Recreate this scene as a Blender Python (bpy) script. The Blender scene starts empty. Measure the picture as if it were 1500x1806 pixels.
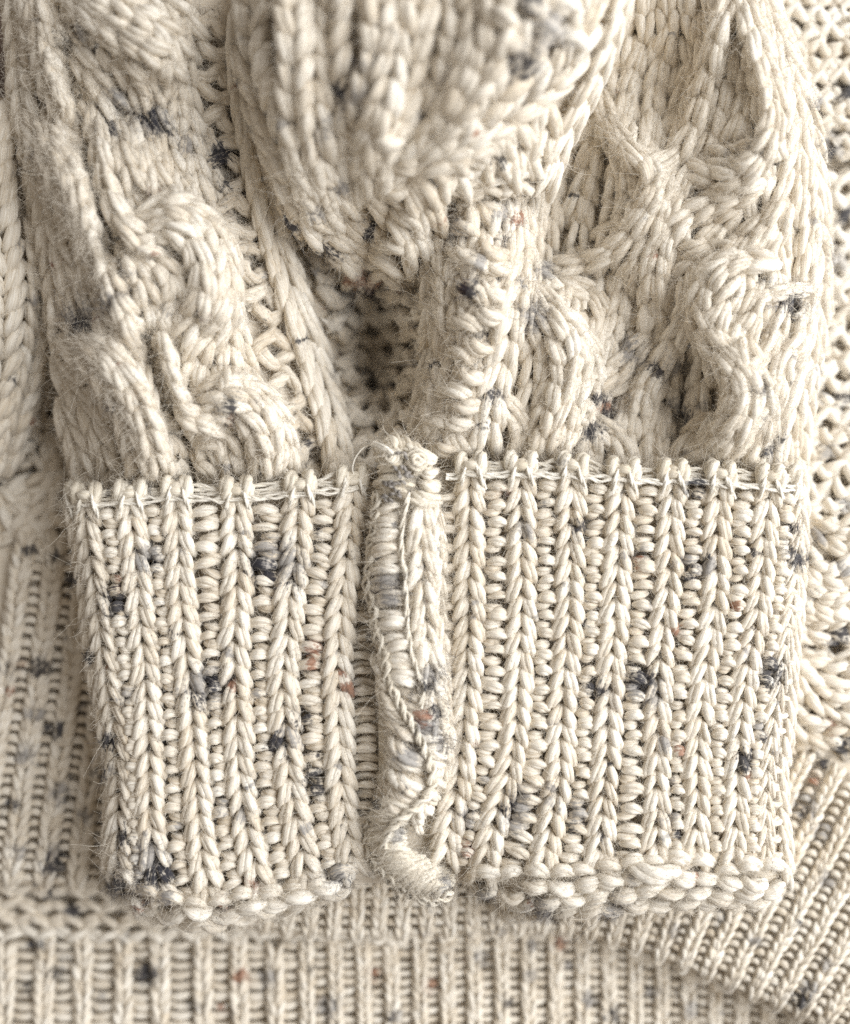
import bpy, math
import numpy as np

rng = np.random.default_rng(11)
scene = bpy.context.scene
col = scene.collection

# ------------------------------------------------------------------ camera, world, lamps, exposure
PX = 0.085            # mm per photograph pixel on the plane of the cuff
DIST = 150.0          # mm from that plane to the lens
ZF = 30.0             # height of that plane above the table, mm
MM = 0.001

cam_d = bpy.data.cameras.new("camera")
cam = bpy.data.objects.new("camera", cam_d)
col.objects.link(cam)
cam.location = (0, 0, (ZF + DIST) * MM)
cam_d.sensor_fit = 'VERTICAL'
cam_d.sensor_height = 36.0
cam_d.lens = 36.0 * DIST / (1806 * PX)
cam_d.clip_start = 0.005
cam_d.clip_end = 20.0
cam_d.dof.use_dof = True
cam_d.dof.focus_distance = (DIST - 1.0) * MM
cam_d.dof.aperture_fstop = 6.2
scene.camera = cam

world = bpy.data.worlds.new("World")
scene.world = world
world.use_nodes = True
wb = world.node_tree.nodes["Background"]
wb.inputs[0].default_value = (1.0, 0.89, 0.775, 1)
wb.inputs[1].default_value = 0.31


def lamp(name, loc, target, size, energy, color):
    d = bpy.data.lights.new(name, 'AREA')
    d.shape = 'RECTANGLE'
    d.size, d.size_y = size
    d.energy = energy
    d.color = color
    o = bpy.data.objects.new(name, d)
    col.objects.link(o)
    o.location = loc
    v = np.array(target) - np.array(loc)
    from mathutils import Vector
    o.rotation_euler = Vector(v).to_track_quat('-Z', 'Y').to_euler()
    return o


lamp("window_light", (0.42, 0.07, 0.34), (0, 0, 0.02), (0.62, 0.62), 7.5, (0.96, 0.978, 1.0))

scene.view_settings.view_transform = 'Standard'
scene.view_settings.look = 'None'
scene.view_settings.exposure = 0.0
scene.view_settings.gamma = 1.0
scene.cycles.use_denoising = False
scene.cycles.max_bounces = 8
scene.cycles.diffuse_bounces = 5

# ------------------------------------------------------------------ materials


def nodes_of(name):
    m = bpy.data.materials.new(name)
    m.use_nodes = True
    nt = m.node_tree
    return m, nt, nt.nodes["Principled BSDF"]


def wool(name, base, light, fleck=True, bump=0.42, sat=1.0):
    m, nt, b = nodes_of(name)
    N, L = nt.nodes.new, nt.links.new
    uv = N("ShaderNodeUVMap"); uv.uv_map = "yarn"
    mp = N("ShaderNodeMapping"); mp.inputs["Scale"].default_value = (0.55, 5.5, 1)
    L(uv.outputs[0], mp.inputs[0])
    fib = N("ShaderNodeTexNoise"); fib.inputs["Scale"].default_value = 1.0
    fib.inputs["Detail"].default_value = 3.0; fib.inputs["Roughness"].default_value = 0.65
    fib.inputs["Distortion"].default_value = 0.4
    L(mp.outputs[0], fib.inputs["Vector"])
    fx = N("ShaderNodeMapRange"); fx.inputs[1].default_value = 0.30; fx.inputs[2].default_value = 0.70
    L(fib.outputs["Fac"], fx.inputs[0])
    mp2 = N("ShaderNodeMapping"); mp2.inputs["Scale"].default_value = (0.25, 1.3, 1)
    L(uv.outputs[0], mp2.inputs[0])
    big = N("ShaderNodeTexNoise"); big.inputs["Scale"].default_value = 1.0; big.inputs["Detail"].default_value = 2.0
    L(mp2.outputs[0], big.inputs["Vector"])
    at = N("ShaderNodeAttribute"); at.attribute_name = "fleck"
    sep = N("ShaderNodeSeparateColor"); L(at.outputs["Color"], sep.inputs[0])
    # cream <-> white by fibre and by stitch
    add = N("ShaderNodeMath"); add.operation = 'MULTIPLY_ADD'
    L(fx.outputs[0], add.inputs[0]); add.inputs[1].default_value = 1.0; add.inputs[2].default_value = -0.5
    add2 = N("ShaderNodeMath"); add2.operation = 'ADD'; add2.use_clamp = True
    L(add.outputs[0], add2.inputs[0]); L(at.outputs["Alpha"], add2.inputs[1])
    mix = N("ShaderNodeMix"); mix.data_type = 'RGBA'
    L(add2.outputs[0], mix.inputs[0])
    mix.inputs[6].default_value = (*base, 1); mix.inputs[7].default_value = (*light, 1)
    out = mix.outputs[2]
    tco = N("ShaderNodeTexCoord")
    rag = N("ShaderNodeTexNoise"); rag.inputs["Scale"].default_value = 1500.0; rag.inputs["Detail"].default_value = 2.0
    L(tco.outputs["Object"], rag.inputs["Vector"])
    rg = N("ShaderNodeMath"); rg.operation = 'MULTIPLY_ADD'; rg.inputs[1].default_value = 1.7; rg.inputs[2].default_value = -0.85
    L(rag.outputs["Fac"], rg.inputs[0])
    fr = N("ShaderNodeMath"); fr.operation = 'MULTIPLY_ADD'; fr.inputs[1].default_value = 0.9
    L(fx.outputs[0], fr.inputs[0]); L(rg.outputs[0], fr.inputs[2])
    for ch, colr, gain in ((1, (0.15, 0.15, 0.165), 1.0), (2, (0.24, 0.075, 0.022), 1.0), (0, (0.011, 0.012, 0.022), 1.0)):
        s = N("ShaderNodeMath"); s.operation = 'ADD'
        L(fr.outputs[0], s.inputs[0])
        L(sep.outputs[ch], s.inputs[1])
        r = N("ShaderNodeMapRange"); r.interpolation_type = 'SMOOTHSTEP'
        L(s.outputs[0], r.inputs[0]); r.inputs[1].default_value = 0.72; r.inputs[2].default_value = 1.35
        r.inputs[4].default_value = {0: 0.92, 1: 0.62, 2: 0.8}[ch]
        mk = N("ShaderNodeMath"); mk.operation = 'MULTIPLY'
        gt = N("ShaderNodeMath"); gt.operation = 'GREATER_THAN'; gt.inputs[1].default_value = 0.04
        L(sep.outputs[ch], gt.inputs[0]); L(gt.outputs[0], mk.inputs[0]); L(r.outputs[0], mk.inputs[1])
        mm = N("ShaderNodeMix"); mm.data_type = 'RGBA'
        L(mk.outputs[0], mm.inputs[0]); L(out, mm.inputs[6]); mm.inputs[7].default_value = (*colr, 1)
        out = mm.outputs[2]
    L(out, b.inputs["Base Color"])
    b.inputs["Roughness"].default_value = 0.85
    b.inputs["Specular IOR Level"].default_value = 0.05
    b.inputs["Sheen Weight"].default_value = 0.12
    b.inputs["Sheen Roughness"].default_value = 0.5
    bp = N("ShaderNodeBump"); bp.inputs["Strength"].default_value = bump; bp.inputs["Distance"].default_value = 0.00012
    L(fx.outputs[0], bp.inputs["Height"]); L(bp.outputs[0], b.inputs["Normal"])
    return m


CREAM = (0.61, 0.52, 0.395)
PALE = (0.868, 0.822, 0.735)
M_YARN = wool("cream_tweed_wool", CREAM, PALE)
M_CLOTH = wool("knit_cloth", CREAM, PALE, bump=0.12)
M_THREAD = wool("pale_thread", (0.72, 0.66, 0.55), (0.86, 0.82, 0.74), bump=0.3)
M_BIND = wool("cream_binding_yarn", (0.62, 0.545, 0.425), (0.84, 0.79, 0.69), bump=0.5)
M_GREYTH = wool("grey_thread", (0.14, 0.125, 0.11), (0.42, 0.39, 0.36), bump=0.4)

mf, ntf, bf = nodes_of("wool_fuzz")
atf = ntf.nodes.new("ShaderNodeAttribute"); atf.attribute_name = "tone"
mxf = ntf.nodes.new("ShaderNodeMix"); mxf.data_type = 'RGBA'
mxf.inputs[6].default_value = (0.05, 0.05, 0.07, 1); mxf.inputs[7].default_value = (0.74, 0.68, 0.58, 1)
ntf.links.new(atf.outputs["Fac"], mxf.inputs[0]); ntf.links.new(mxf.outputs[2], bf.inputs["Base Color"])
bf.inputs["Roughness"].default_value = 0.55
bf.inputs["Specular IOR Level"].default_value = 0.2
M_FUZZ = mf

mt, ntt, bt = nodes_of("dark_wood")
tc = ntt.nodes.new("ShaderNodeTexCoord")
mpp = ntt.nodes.new("ShaderNodeMapping"); mpp.inputs["Scale"].default_value = (40, 4, 4)
nz = ntt.nodes.new("ShaderNodeTexNoise"); nz.inputs["Scale"].default_value = 6; nz.inputs["Detail"].default_value = 6
cr = ntt.nodes.new("ShaderNodeValToRGB")
cr.color_ramp.elements[0].color = (0.045, 0.026, 0.018, 1); cr.color_ramp.elements[1].color = (0.13, 0.08, 0.055, 1)
ntt.links.new(tc.outputs["Object"], mpp.inputs[0]); ntt.links.new(mpp.outputs[0], nz.inputs["Vector"])
ntt.links.new(nz.outputs["Fac"], cr.inputs[0]); ntt.links.new(cr.outputs[0], bt.inputs["Base Color"])
bt.inputs["Roughness"].default_value = 0.5
M_WOOD = mt

# ------------------------------------------------------------------ geometry helpers


def Wd(p):
    """photograph pixel + height (mm) -> millimetres in the scene"""
    p = np.asarray(p, float)
    f = (DIST + ZF - p[..., 2]) / DIST
    o = np.empty(p.shape[:-1] + (3,))
    o[..., 0] = (p[..., 0] - 750) * PX * f
    o[..., 1] = (903 - p[..., 1]) * PX * f
    o[..., 2] = p[..., 2]
    return o


def rbf(pts):
    a = np.array(pts, float)
    xy = a[:, :2] / 100.0
    n = len(a)

    def U(r2):
        return 0.5 * r2 * np.log(r2 + 1e-9)
    d2 = ((xy[:, None] - xy[None]) ** 2).sum(-1)
    K = np.zeros((n + 3, n + 3))
    K[:n, :n] = U(d2) + 0.15 * np.eye(n)
    K[:n, n] = 1; K[:n, n + 1:] = xy
    K[n, :n] = 1; K[n + 1:, :n] = xy.T
    w = np.linalg.solve(K, np.concatenate([a[:, 2], np.zeros(3)]))

    def f(x, y):
        x = np.asarray(x, float); y = np.asarray(y, float)
        q = np.stack([x, y], -1) / 100.0
        d = ((q[..., None, :] - xy) ** 2).sum(-1)
        return U(d) @ w[:n] + w[n] + q[..., 0] * w[n + 1] + q[..., 1] * w[n + 2]
    return f


class Path:
    """smooth curve through points; extra columns ride along"""

    def __init__(self, pts, step=3.0):
        a = np.array(pts, float)
        if len(a) == 2:
            a = np.array([a[0], (a[0] + a[1]) / 2, a[1]])
        e = np.vstack([2 * a[0] - a[1], a, 2 * a[-1] - a[-2]])
        out = []
        for i in range(1, len(e) - 2):
            n = max(2, int(np.hypot(*(e[i + 1] - e[i])[:2]) / step))
            t = np.linspace(0, 1, n, endpoint=False)[:, None]
            p0, p1, p2, p3 = e[i - 1], e[i], e[i + 1], e[i + 2]
            out.append(0.5 * (2 * p1 + (p2 - p0) * t + (2 * p0 - 5 * p1 + 4 * p2 - p3) * t ** 2 + (3 * p1 - p0 - 3 * p2 + p3) * t ** 3))
        out.append(e[-2][None])
        self.p = np.vstack(out)
        self.s = np.concatenate([[0], np.cumsum(np.hypot(*np.diff(self.p[:, :2], axis=0).T) + 1e-6)])
        self.L = self.s[-1]
        self.t = np.gradient(self.p[:, :2], axis=0)
        self.t /= np.linalg.norm(self.t, axis=1, keepdims=True) + 1e-9

    def at(self, s):
        s = np.asarray(s, float)
        sc = np.clip(s, 0, self.L)
        P = np.stack([np.interp(sc, self.s, self.p[:, c]) for c in range(self.p.shape[1])], -1)
        T = np.stack([np.interp(sc, self.s, self.t[:, c]) for c in range(2)], -1)
        T /= np.linalg.norm(T, axis=-1, keepdims=True) + 1e-9
        P[..., :2] += T * (s - sc)[..., None]
        return P, T


# flecks of coloured wool spun into the yarn: x, y, radius, kind (d dark, g grey, r rust)
FL = """207 1055 15 d;205 1078 10 d;212 1030 7 r;470 985 22 g;450 1000 13 d;490 965 15 g;515 1000 18 g;516 1030 10 d;478 1008 10 d
360 1215 26 g;345 1235 11 d;410 1205 8 r;372 1205 10 d;556 1140 11 r;550 1165 8 r;610 1212 7 r;535 1262 12 d;488 1312 12 d;510 1300 15 g;555 1375 15 d;560 1395 9 d
265 1530 24 g;268 1505 18 g;282 1545 14 d;222 1475 10 d;205 1555 10 d;196 1305 10 d;160 1155 8 d;222 1225 10 g;262 985 17 g;268 992 8 d;445 1560 8 r;390 1600 8 r;290 1310 7 d;395 1415 12 g;560 935 6 d;600 1190 5 r;615 1225 5 r;430 1440 8 g;590 1540 14 g;600 1550 8 d
690 1030 15 g;692 1050 11 g;760 1190 12 g;755 1212 9 d;746 1265 9 r;770 1255 9 d;752 1282 14 g;776 1312 11 g;752 1060 5 r;668 1420 6 d;700 1470 8 g;780 1560 8 g;722 1330 12 g
893 870 8 r;1015 930 9 d;1030 942 6 d;1230 860 12 d;1215 862 8 g;1125 990 8 r;1135 980 10 g;1205 990 10 g;1215 1012 8 d;1240 995 13 g;1242 985 7 d;1395 930 8 d;1400 985 12 d;1295 1065 6 r;1190 1110 6 r;925 935 10 g
1130 1195 15 d;1120 1212 13 g;1152 1225 14 g;1050 1215 12 d;1160 1200 10 g;1360 1188 16 d;1355 1202 11 d;1310 1340 13 d;1304 1328 8 d;915 1410 16 g;905 1440 18 g;900 1425 8 d;822 1440 12 g;825 1495 9 r;1009 1460 7 d;1020 1430 14 g;1060 1478 6 d;1080 1600 15 g;970 1612 12 g;1345 1300 6 d;1160 1420 7 g;1180 1440 9 g;975 1420 8 g;860 1580 10 g;1170 1310 6 g;1200 1320 6 r;960 895 7 g;1090 870 6 g;1095 985 7 g
270 215 20 g;262 205 13 d;280 222 10 d;200 235 9 d;145 560 17 g;150 578 9 d;408 707 9 d;405 742 6 r;390 275 14 d;395 330 8 d;270 342 6 r;293 240 8 d;210 180 12 g;140 60 10 g;385 265 12 g;330 260 9 g;200 530 12 g
625 490 10 r;670 512 13 d;610 520 7 d;515 390 9 d;575 440 12 d;640 660 8 d;690 690 8 d;655 405 6 d;700 680 6 d;660 500 8 r;560 370 8 g
880 385 10 g;910 392 8 r;885 430 8 d;805 415 13 g;830 510 10 d;875 490 6 d;855 588 9 d;915 505 8 g;865 700 9 d;850 640 7 g
940 560 18 g;1395 540 15 d;1060 718 9 r;1072 735 9 d;1038 762 12 d;1055 700 8 d;1160 650 10 d;1110 620 15 g;1200 720 14 g;1340 690 8 d;1355 790 9 d;1190 640 8 g;960 480 12 g;1240 715 8 g;1210 740 10 d;1370 770 7 d;1350 500 8 g
925 15 16 d;965 55 26 g;975 62 12 g;920 108 20 d;918 118 12 d;620 170 15 g;600 160 9 d;445 225 9 g;600 322 9 g;875 285 8 d;560 240 10 g;640 120 10 g
1490 160 11 d;1470 250 18 g;1460 262 9 d;1440 190 9 g;1490 385 9 d;1475 460 15 g;1440 660 8 g;1490 710 10 d;1450 700 8 g;1460 800 12 g;1430 1050 10 g;1480 1120 12 d;1470 1135 10 g;1465 1275 8 r;1490 1310 12 d;1440 950 10 g;1482 1000 8 g;1495 890 10 g
1450 1345 12 d;1435 1372 8 r;1420 1420 18 g;1415 1430 8 d;1450 1470 13 g;1455 1550 12 g;1410 1762 13 d;1190 1640 10 g;1425 1740 9 g;1270 1620 10 g;960 1600 10 g;1460 1700 8 g;1330 1660 9 g
70 1175 14 d;95 1290 12 d;97 1525 15 d;100 1500 10 g;130 1020 8 d;50 970 6 d;100 982 8 d;180 1365 10 d;40 1175 8 r;130 1595 10 d;45 1330 12 g;110 1400 15 g;30 1500 9 g;20 1420 8 d;150 1440 10 g;60 1260 12 g;15 1180 10 g;140 1250 8 g;90 1580 9 d
65 1665 11 d;50 1740 10 d;260 1720 14 d;100 1718 10 d;425 1722 9 r;470 1725 11 g;580 1775 15 g;990 1660 9 r;760 1740 8 r;935 1720 9 g;940 1665 8 g;115 1690 9 g;180 1760 9 g;340 1770 10 g;390 1780 7 r;660 1720 8 r;700 1790 9 g;850 1690 10 g;900 1770 8 d;1040 1760 12 g;1150 1750 10 g;1080 1790 10 d;1220 1780 10 g;1000 1700 8 g;880 1640 8 g"""
_f = [x.split() for x in FL.replace("\n", ";").split(";")]
FX = np.array([[float(a), float(b), float(c)] for a, b, c, _ in _f])
FK = np.array(["dgr".index(k) for *_, k in _f])
# many small unlisted specks all over
_n = 460
FX[:, 2] *= 1.2
_x = np.stack([rng.uniform(-20, 1520, _n), rng.uniform(-20, 1830, _n), rng.uniform(2.2, 4.8, _n)], -1)
FX = np.vstack([FX, _x]); FK = np.concatenate([FK, rng.choice([0, 0, 1, 1, 1, 1, 2], _n)])


def flecks(xy):
    sh = xy.shape[:-1]
    q = xy.reshape(-1, 2)
    out = np.zeros((len(q), 3))
    for c0 in range(0, len(q), 20000):
        qq = q[c0:c0 + 20000]
        d2 = ((qq[:, None] - FX[None, :, :2]) ** 2).sum(-1) / (FX[:, 2] ** 2)
        w = 1.7 * np.exp(-0.9 * d2)
        for k in range(3):
            out[c0:c0 + 20000, k] = w[:, FK == k].max(1)
    return np.clip(out, 0, 1).reshape(sh + (3,))


class Bag:
    """collects tubes and sheets and links them as one mesh object"""

    def __init__(self):
        self.v, self.f, self.uv, self.c, self.n = [], [], [], [], 0

    def add(self, v, f, uv, c):
        self.v.append(v); self.f.append(f + self.n); self.uv.append(uv); self.c.append(c); self.n += len(v)

    def build(self, name, mat, parent=None, kind=None, label=None):
        v = np.vstack(self.v) * MM; f = np.vstack(self.f); uv = np.vstack(self.uv); c = np.vstack(self.c)
        me = bpy.data.meshes.new(name)
        me.vertices.add(len(v)); me.vertices.foreach_set("co", v.astype(np.float32).ravel())
        nf = len(f)
        me.loops.add(nf * 4); me.loops.foreach_set("vertex_index", f.astype(np.int32).ravel())
        me.polygons.add(nf)
        me.polygons.foreach_set("loop_start", np.arange(0, nf * 4, 4, dtype=np.int32))
        me.polygons.foreach_set("use_smooth", np.ones(nf, bool))
        me.update(calc_edges=True)
        l = me.uv_layers.new(name="yarn"); l.data.foreach_set("uv", uv.astype(np.float32).ravel())
        a = me.color_attributes.new("fleck", 'FLOAT_COLOR', 'POINT'); a.data.foreach_set("color", c.astype(np.float32).ravel())
        me.materials.append(mat)
        o = bpy.data.objects.new(name, me)
        col.objects.link(o)
        if parent: o.parent = parent
        if kind: o["kind"] = kind
        if label: o["label"] = label
        return o


FUZZ = {}
DENS = 2.6


def tubes(bag, Q, R, K=3, S=6, tw=0.28, fuzz=None, dens=0.0, tint=0.55, tvar=0.13, flen=1.0, fl_gain=1.0, flat=1.0):
    """Q: [N,M,3] pixel,pixel,mm centre lines; R: [N,M] radius in pixels. Each becomes K twisted plies."""
    Q = np.asarray(Q, float)
    N, M = Q.shape[:2]
    if N == 0: return
    P = Wd(Q)
    r = np.broadcast_to(np.asarray(R, float), (N, M)) * PX * (DIST + ZF - Q[..., 2]) / DIST
    T = np.gradient(P, axis=1)
    T /= np.linalg.norm(T, axis=-1, keepdims=True) + 1e-9
    ref = np.array([0.13, 0.07, 1.0])
    B = np.cross(T, ref); B /= np.linalg.norm(B, axis=-1, keepdims=True) + 1e-6
    Nn = np.cross(B, T)
    seg = np.linalg.norm(np.diff(P, axis=1), axis=-1)
    arc = np.concatenate([np.zeros((N, 1)), np.cumsum(seg, 1)], 1)
    ph = rng.uniform(0, 6.28, (N, 1))
    th = ph + tw * arc
    fl = flecks(Q[..., :2]) * fl_gain
    tn = np.clip(tint + rng.normal(0, tvar, (N, 1)), 0, 1)
    uo = rng.uniform(0, 500, N); vo = rng.uniform(0, 500, N)
    cf = {1: 0.0, 2: 0.38, 3: 0.40}[K]
    rf = {1: 1.0, 2: 0.72, 3: 0.68}[K]
    jj = np.arange(S)
    V = np.empty((N, K, M, S, 3)); C = np.empty((N, K, M, S, 4)); NO = np.empty((N, K, M, S, 3))
    for k in range(K):
        a = th + 2 * math.pi * k / K
        ce = P + (r * cf)[..., None] * (np.cos(a)[..., None] * Nn * flat + np.sin(a)[..., None] * B)
        pr = r * rf * (1 + rng.normal(0, 0.05, (N, 1))) * (1 + rng.normal(0, 0.045, (N, M)))
        an = (th[..., None] * (1.0 if K > 1 else 1.0)) + 2 * math.pi * jj / S
        dirs = np.cos(an)[..., None] * Nn[:, :, None] * flat + np.sin(an)[..., None] * B[:, :, None]
        V[:, k] = ce[:, :, None] + (pr[..., None] * (1 + rng.normal(0, 0.05, (N, M, S))))[..., None] * dirs
        NO[:, k] = dirs
        C[:, k, :, :, :3] = (fl * rng.uniform(0.55, 1.2, (N, 1, 1)))[:, :, None]
        C[:, k, :, :, 3] = tn[:, :, None]
    idx = np.arange(N * K * M * S).reshape(N, K, M, S)
    nx = np.roll(idx, -1, axis=3)
    F = np.stack([idx[:, :, :-1], nx[:, :, :-1], nx[:, :, 1:], idx[:, :, 1:]], -1).reshape(-1, 4)
    circ = (2 * math.pi * r.mean(1) * rf)
    u = (arc + uo[:, None])[:, None, :, None] + np.zeros((N, K, M, S))
    v0 = vo[:, None, None, None] + 7.3 * np.arange(K)[None, :, None, None] + circ[:, None, None, None] * (jj / S) + np.zeros((N, K, M, S))
    v1 = v0 + (circ / S)[:, None, None, None]
    UV = np.stack([np.stack([u[:, :, :-1], v0[:, :, :-1]], -1), np.stack([u[:, :, :-1], v1[:, :, :-1]], -1),
                   np.stack([u[:, :, 1:], v1[:, :, 1:]], -1), np.stack([u[:, :, 1:], v0[:, :, 1:]], -1)], -2).reshape(-1, 2)
    bag.add(V.reshape(-1, 3), F, UV, C.reshape(-1, 4))
    if fuzz and dens > 0:
        n = int(arc[:, -1].sum() * dens * DENS)
        i = rng.choice(N, n, p=arc[:, -1] / arc[:, -1].sum()); k = rng.integers(0, K, n); m = rng.integers(1, max(2, M - 1), n); s = rng.integers(0, S, n)
        no = NO[i, k, m, s]; ok = no[:, 2] > -0.25
        i, k, m, s, no = i[ok], k[ok], m[ok], s[ok], no[ok]
        dark = fl[i, m].max(-1)
        FUZZ.setdefault(fuzz, []).append((V[i, k, m, s], no, T[i, m], dark, np.full(len(i), flen)))


def build_fuzz(key, parent, name="fuzz"):
    if key not in FUZZ: return
    p, no, t, dk, fl = [np.concatenate(x) for x in zip(*FUZZ.pop(key))]
    n = len(p)
    long = rng.random(n) < 0.08
    L = np.where(long, rng.uniform(1.4, 3.4, n), rng.uniform(0.5, 1.5, n)) * fl
    sg = rng.choice([-1.0, 1.0], n)[:, None]
    lift = np.where(long, rng.uniform(0.2, 0.8, n), rng.uniform(0.05, 0.38, n))[:, None]
    d = t * sg + no * lift + rng.normal(0, 0.33, (n, 3))
    d /= np.linalg.norm(d, axis=1, keepdims=True)
    c1 = rng.normal(0, 0.75, (n, 3)) - 0.30 * no
    c2 = rng.normal(0, 0.75, (n, 3))
    M = 9
    tt = np.linspace(0, 1, M)[None, :, None]
    side_ = np.cross(t, no); side_ /= np.linalg.norm(side_, axis=1, keepdims=True) + 1e-6
    om = rng.uniform(5, 11, (n, 1)) * np.sqrt(L)[:, None]; pz = rng.uniform(0, 6.28, (n, 1)); am = rng.uniform(0.03, 0.14, (n, 1)) * np.sqrt(L)[:, None]
    wv_ = om * tt[:, :, 0] + pz
    crimp = am[..., None] * (np.sin(wv_) - np.sin(pz))[..., None] * side_[:, None] + am[..., None] * (np.cos(wv_) - np.cos(pz))[..., None] * no[:, None]
    pts = crimp + (p - 0.05 * no)[:, None] + L[:, None, None] * (d[:, None] * tt + c1[:, None] * tt ** 2 + c2[:, None] * tt ** 3 * 0.6)
    cu = bpy.data.hair_curves.new(name)
    cu.add_curves([M] * n)
    cu.attributes["position"].data.foreach_set("vector", (pts * MM).astype(np.float32).ravel())
    ra = cu.attributes.get("radius") or cu.attributes.new("radius", 'FLOAT', 'POINT')
    rr = (rng.uniform(0.011, 0.020, (n, 1)) * np.array([1, 1, 1, 0.95, 0.95, 0.9, 0.85, 0.7, 0.4])) * MM
    ra.data.foreach_set("value", rr.astype(np.float32).ravel())
    ta = cu.attributes.new("tone", 'FLOAT', 'CURVE')
    tone = np.where(rng.random(n) < np.clip(dk * 1.6, 0, 0.97), rng.uniform(0, 0.3, n), rng.uniform(0.75, 1.0, n))
    ta.data.foreach_set("value", tone.astype(np.float32))
    cu.materials.append(M_FUZZ)
    o = bpy.data.objects.new(name, cu)
    col.objects.link(o)
    o.parent = parent
    o["kind"] = "stuff"
    return o


def chain(bag, pts, hw, pitch, zf, r, flip=False, M=9, K=3, S=6, lift=0.0, sides=(-1, 1), ln=1.5, b0=0.14, b1=0.93, jit=1.0, start=0.0, tw=0.28, wide=(1.0, 1.0), **kw):
    """one wale of knit stitches along a path: two slanting legs for every row. Points may carry a half width and a lift."""
    pth = pts if isinstance(pts, Path) else Path(pts)
    n = max(1, int(round((pth.L - start) / pitch)))
    pitch = (pth.L - start) / n
    s0 = start + (np.arange(n) + 0.5) * pitch
    t = np.linspace(0, 1, M)
    for side in sides:
        g = t[::-1] if flip else t
        sp = s0[:, None] + rng.normal(0, 0.05 * pitch * jit, (n, 1))
        S_ = sp + (t - 0.5) * ln * pitch
        P, T = pth.at(S_)
        h = P[..., 2] if P.shape[-1] > 2 else hw
        dz = P[..., 3] if P.shape[-1] > 3 else 0.0
        nn = np.stack([-T[..., 1], T[..., 0]], -1)      # image space: to the left of travel is -, right is +
        b = side * h * (b0 + (b1 * wide[0 if side < 0 else 1] - b0) * g ** 1.05) * (1 + rng.normal(0, 0.06 * jit, (n, 1)))
        xy = P[..., :2] - nn * b[..., None] * -1.0
        rz = r * PX
        prof = -0.95 + 1.75 * np.sin(math.pi * np.clip(t * 0.96 + 0.02, 0, 1)) ** 0.75
        z = zf(xy[..., 0], xy[..., 1]) + lift + dz + rz * prof + rng.normal(0, 0.05 * rz * jit, (n, 1))
        R = r * (0.42 + 0.58 * np.sin(math.pi * np.clip(t * 0.92 + 0.04, 0, 1)) ** 0.6) * (1 + rng.normal(0, 0.07 * jit, (n, 1)))
        if P.shape[-1] > 2:
            R = R * np.clip(h / hw, 0.45, 1.5)
        tubes(bag, np.concatenate([xy, z[..., None]], -1), R, K=K, S=S, tw=tw * (-side) * (-1 if flip else 1), **kw)


def bumps(bag, pts, w, pitch, zf, r, bow=0.25, M=7, K=2, S=6, lift=0.0, off=0.5, deep=1.0, jit=1.0, tilt=0.0, side=0.0, ends=0.55, **kw):
    """purl bumps stacked along a path: short arcs lying across it. Points may carry a half width."""
    pth = pts if isinstance(pts, Path) else Path(pts)
    n = max(1, int(round(pth.L / pitch)))
    pitch = pth.L / n
    s0 = (np.arange(n) + off) * pitch
    t = np.linspace(-1, 1, M)
    sp = s0[:, None] + rng.normal(0, 0.07 * pitch * jit, (n, 1))
    P, T = pth.at(sp + np.zeros((n, M)))
    h = P[..., 2] if P.shape[-1] > 2 else w
    nn = np.stack([-T[..., 1], T[..., 0]], -1)
    hh = h * (1 + rng.normal(0, 0.10 * jit, (n, 1)))
    tl = tilt + rng.normal(0, 0.10 * jit, (n, 1))
    along = bow * pitch * (1 - t ** 2) + tl * hh * t
    xy = P[..., :2] + nn * (t * hh + side * h)[..., None] + T * along[..., None]
    rz = r * PX
    z = zf(xy[..., 0], xy[..., 1]) + lift + rz * (0.9 * np.cos(t * 1.45) - 0.7 * deep) + rng.normal(0, 0.08 * rz * jit, (n, 1))
    R = r * (ends + (1 - ends) * np.cos(t * 1.5)) * (1 + rng.normal(0, 0.11 * jit, (n, 1)))
    tubes(bag, np.concatenate([xy, z[..., None]], -1), R, K=K, S=S, **kw)


def between(A, B, u):
    A = A if isinstance(A, Path) else Path(A)
    B = B if isinstance(B, Path) else Path(B)
    k = np.linspace(0, 1, 14)
    a = A.at(k * A.L)[0][:, :2]; b = B.at(k * B.L)[0][:, :2]
    return a + (b - a) * u


def purl_ground(bag, A, B, rows, wale, zf, r, amp=0.42, K=2, S=6, lift=0.0, **kw):
    """reverse stocking stitch: interlocked wavy yarn rows between two side lines"""
    A = Path(A); B = Path(B)
    for i in range(rows):
        a = A.at((i + 0.5) / rows * A.L)[0][:2]; b = B.at((i + 0.5) / rows * B.L)[0][:2]
        d = b - a; Ld = np.hypot(*d)
        if Ld < 4: continue
        d = d / Ld; nn = np.array([-d[1], d[0]])
        pitch = (A.L + B.L) / 2 / rows
        n = max(8, int(Ld / 4.0))
        u = np.linspace(0, Ld, n)
        ph = rng.uniform(-0.5, 0.5) + math.pi * (i % 2)
        wob = np.interp(u, np.linspace(0, Ld, 7), rng.normal(0, 0.18 * pitch, 7))
        w = u / wale * 2 * math.pi + ph + np.interp(u, np.linspace(0, Ld, 6), rng.normal(0, 0.5, 6))
        xy = a + d * (u + 0.13 * wale * np.sin(2 * w))[:, None] + nn * (amp * pitch * np.sin(w) + wob)[:, None]
        z = zf(xy[:, 0], xy[:, 1]) + lift + 0.55 * r * PX * np.cos(2 * w) + rng.normal(0, 0.05)
        tubes(bag, np.concatenate([xy, z[:, None]], 1)[None], (r * (1 + 0.12 * np.sin(3.1 * w + i)) * np.clip(np.minimum(np.arange(n), np.arange(n)[::-1]) / 4.0 + 0.08, 0, 1))[None], K=K, S=S, **kw)


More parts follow.
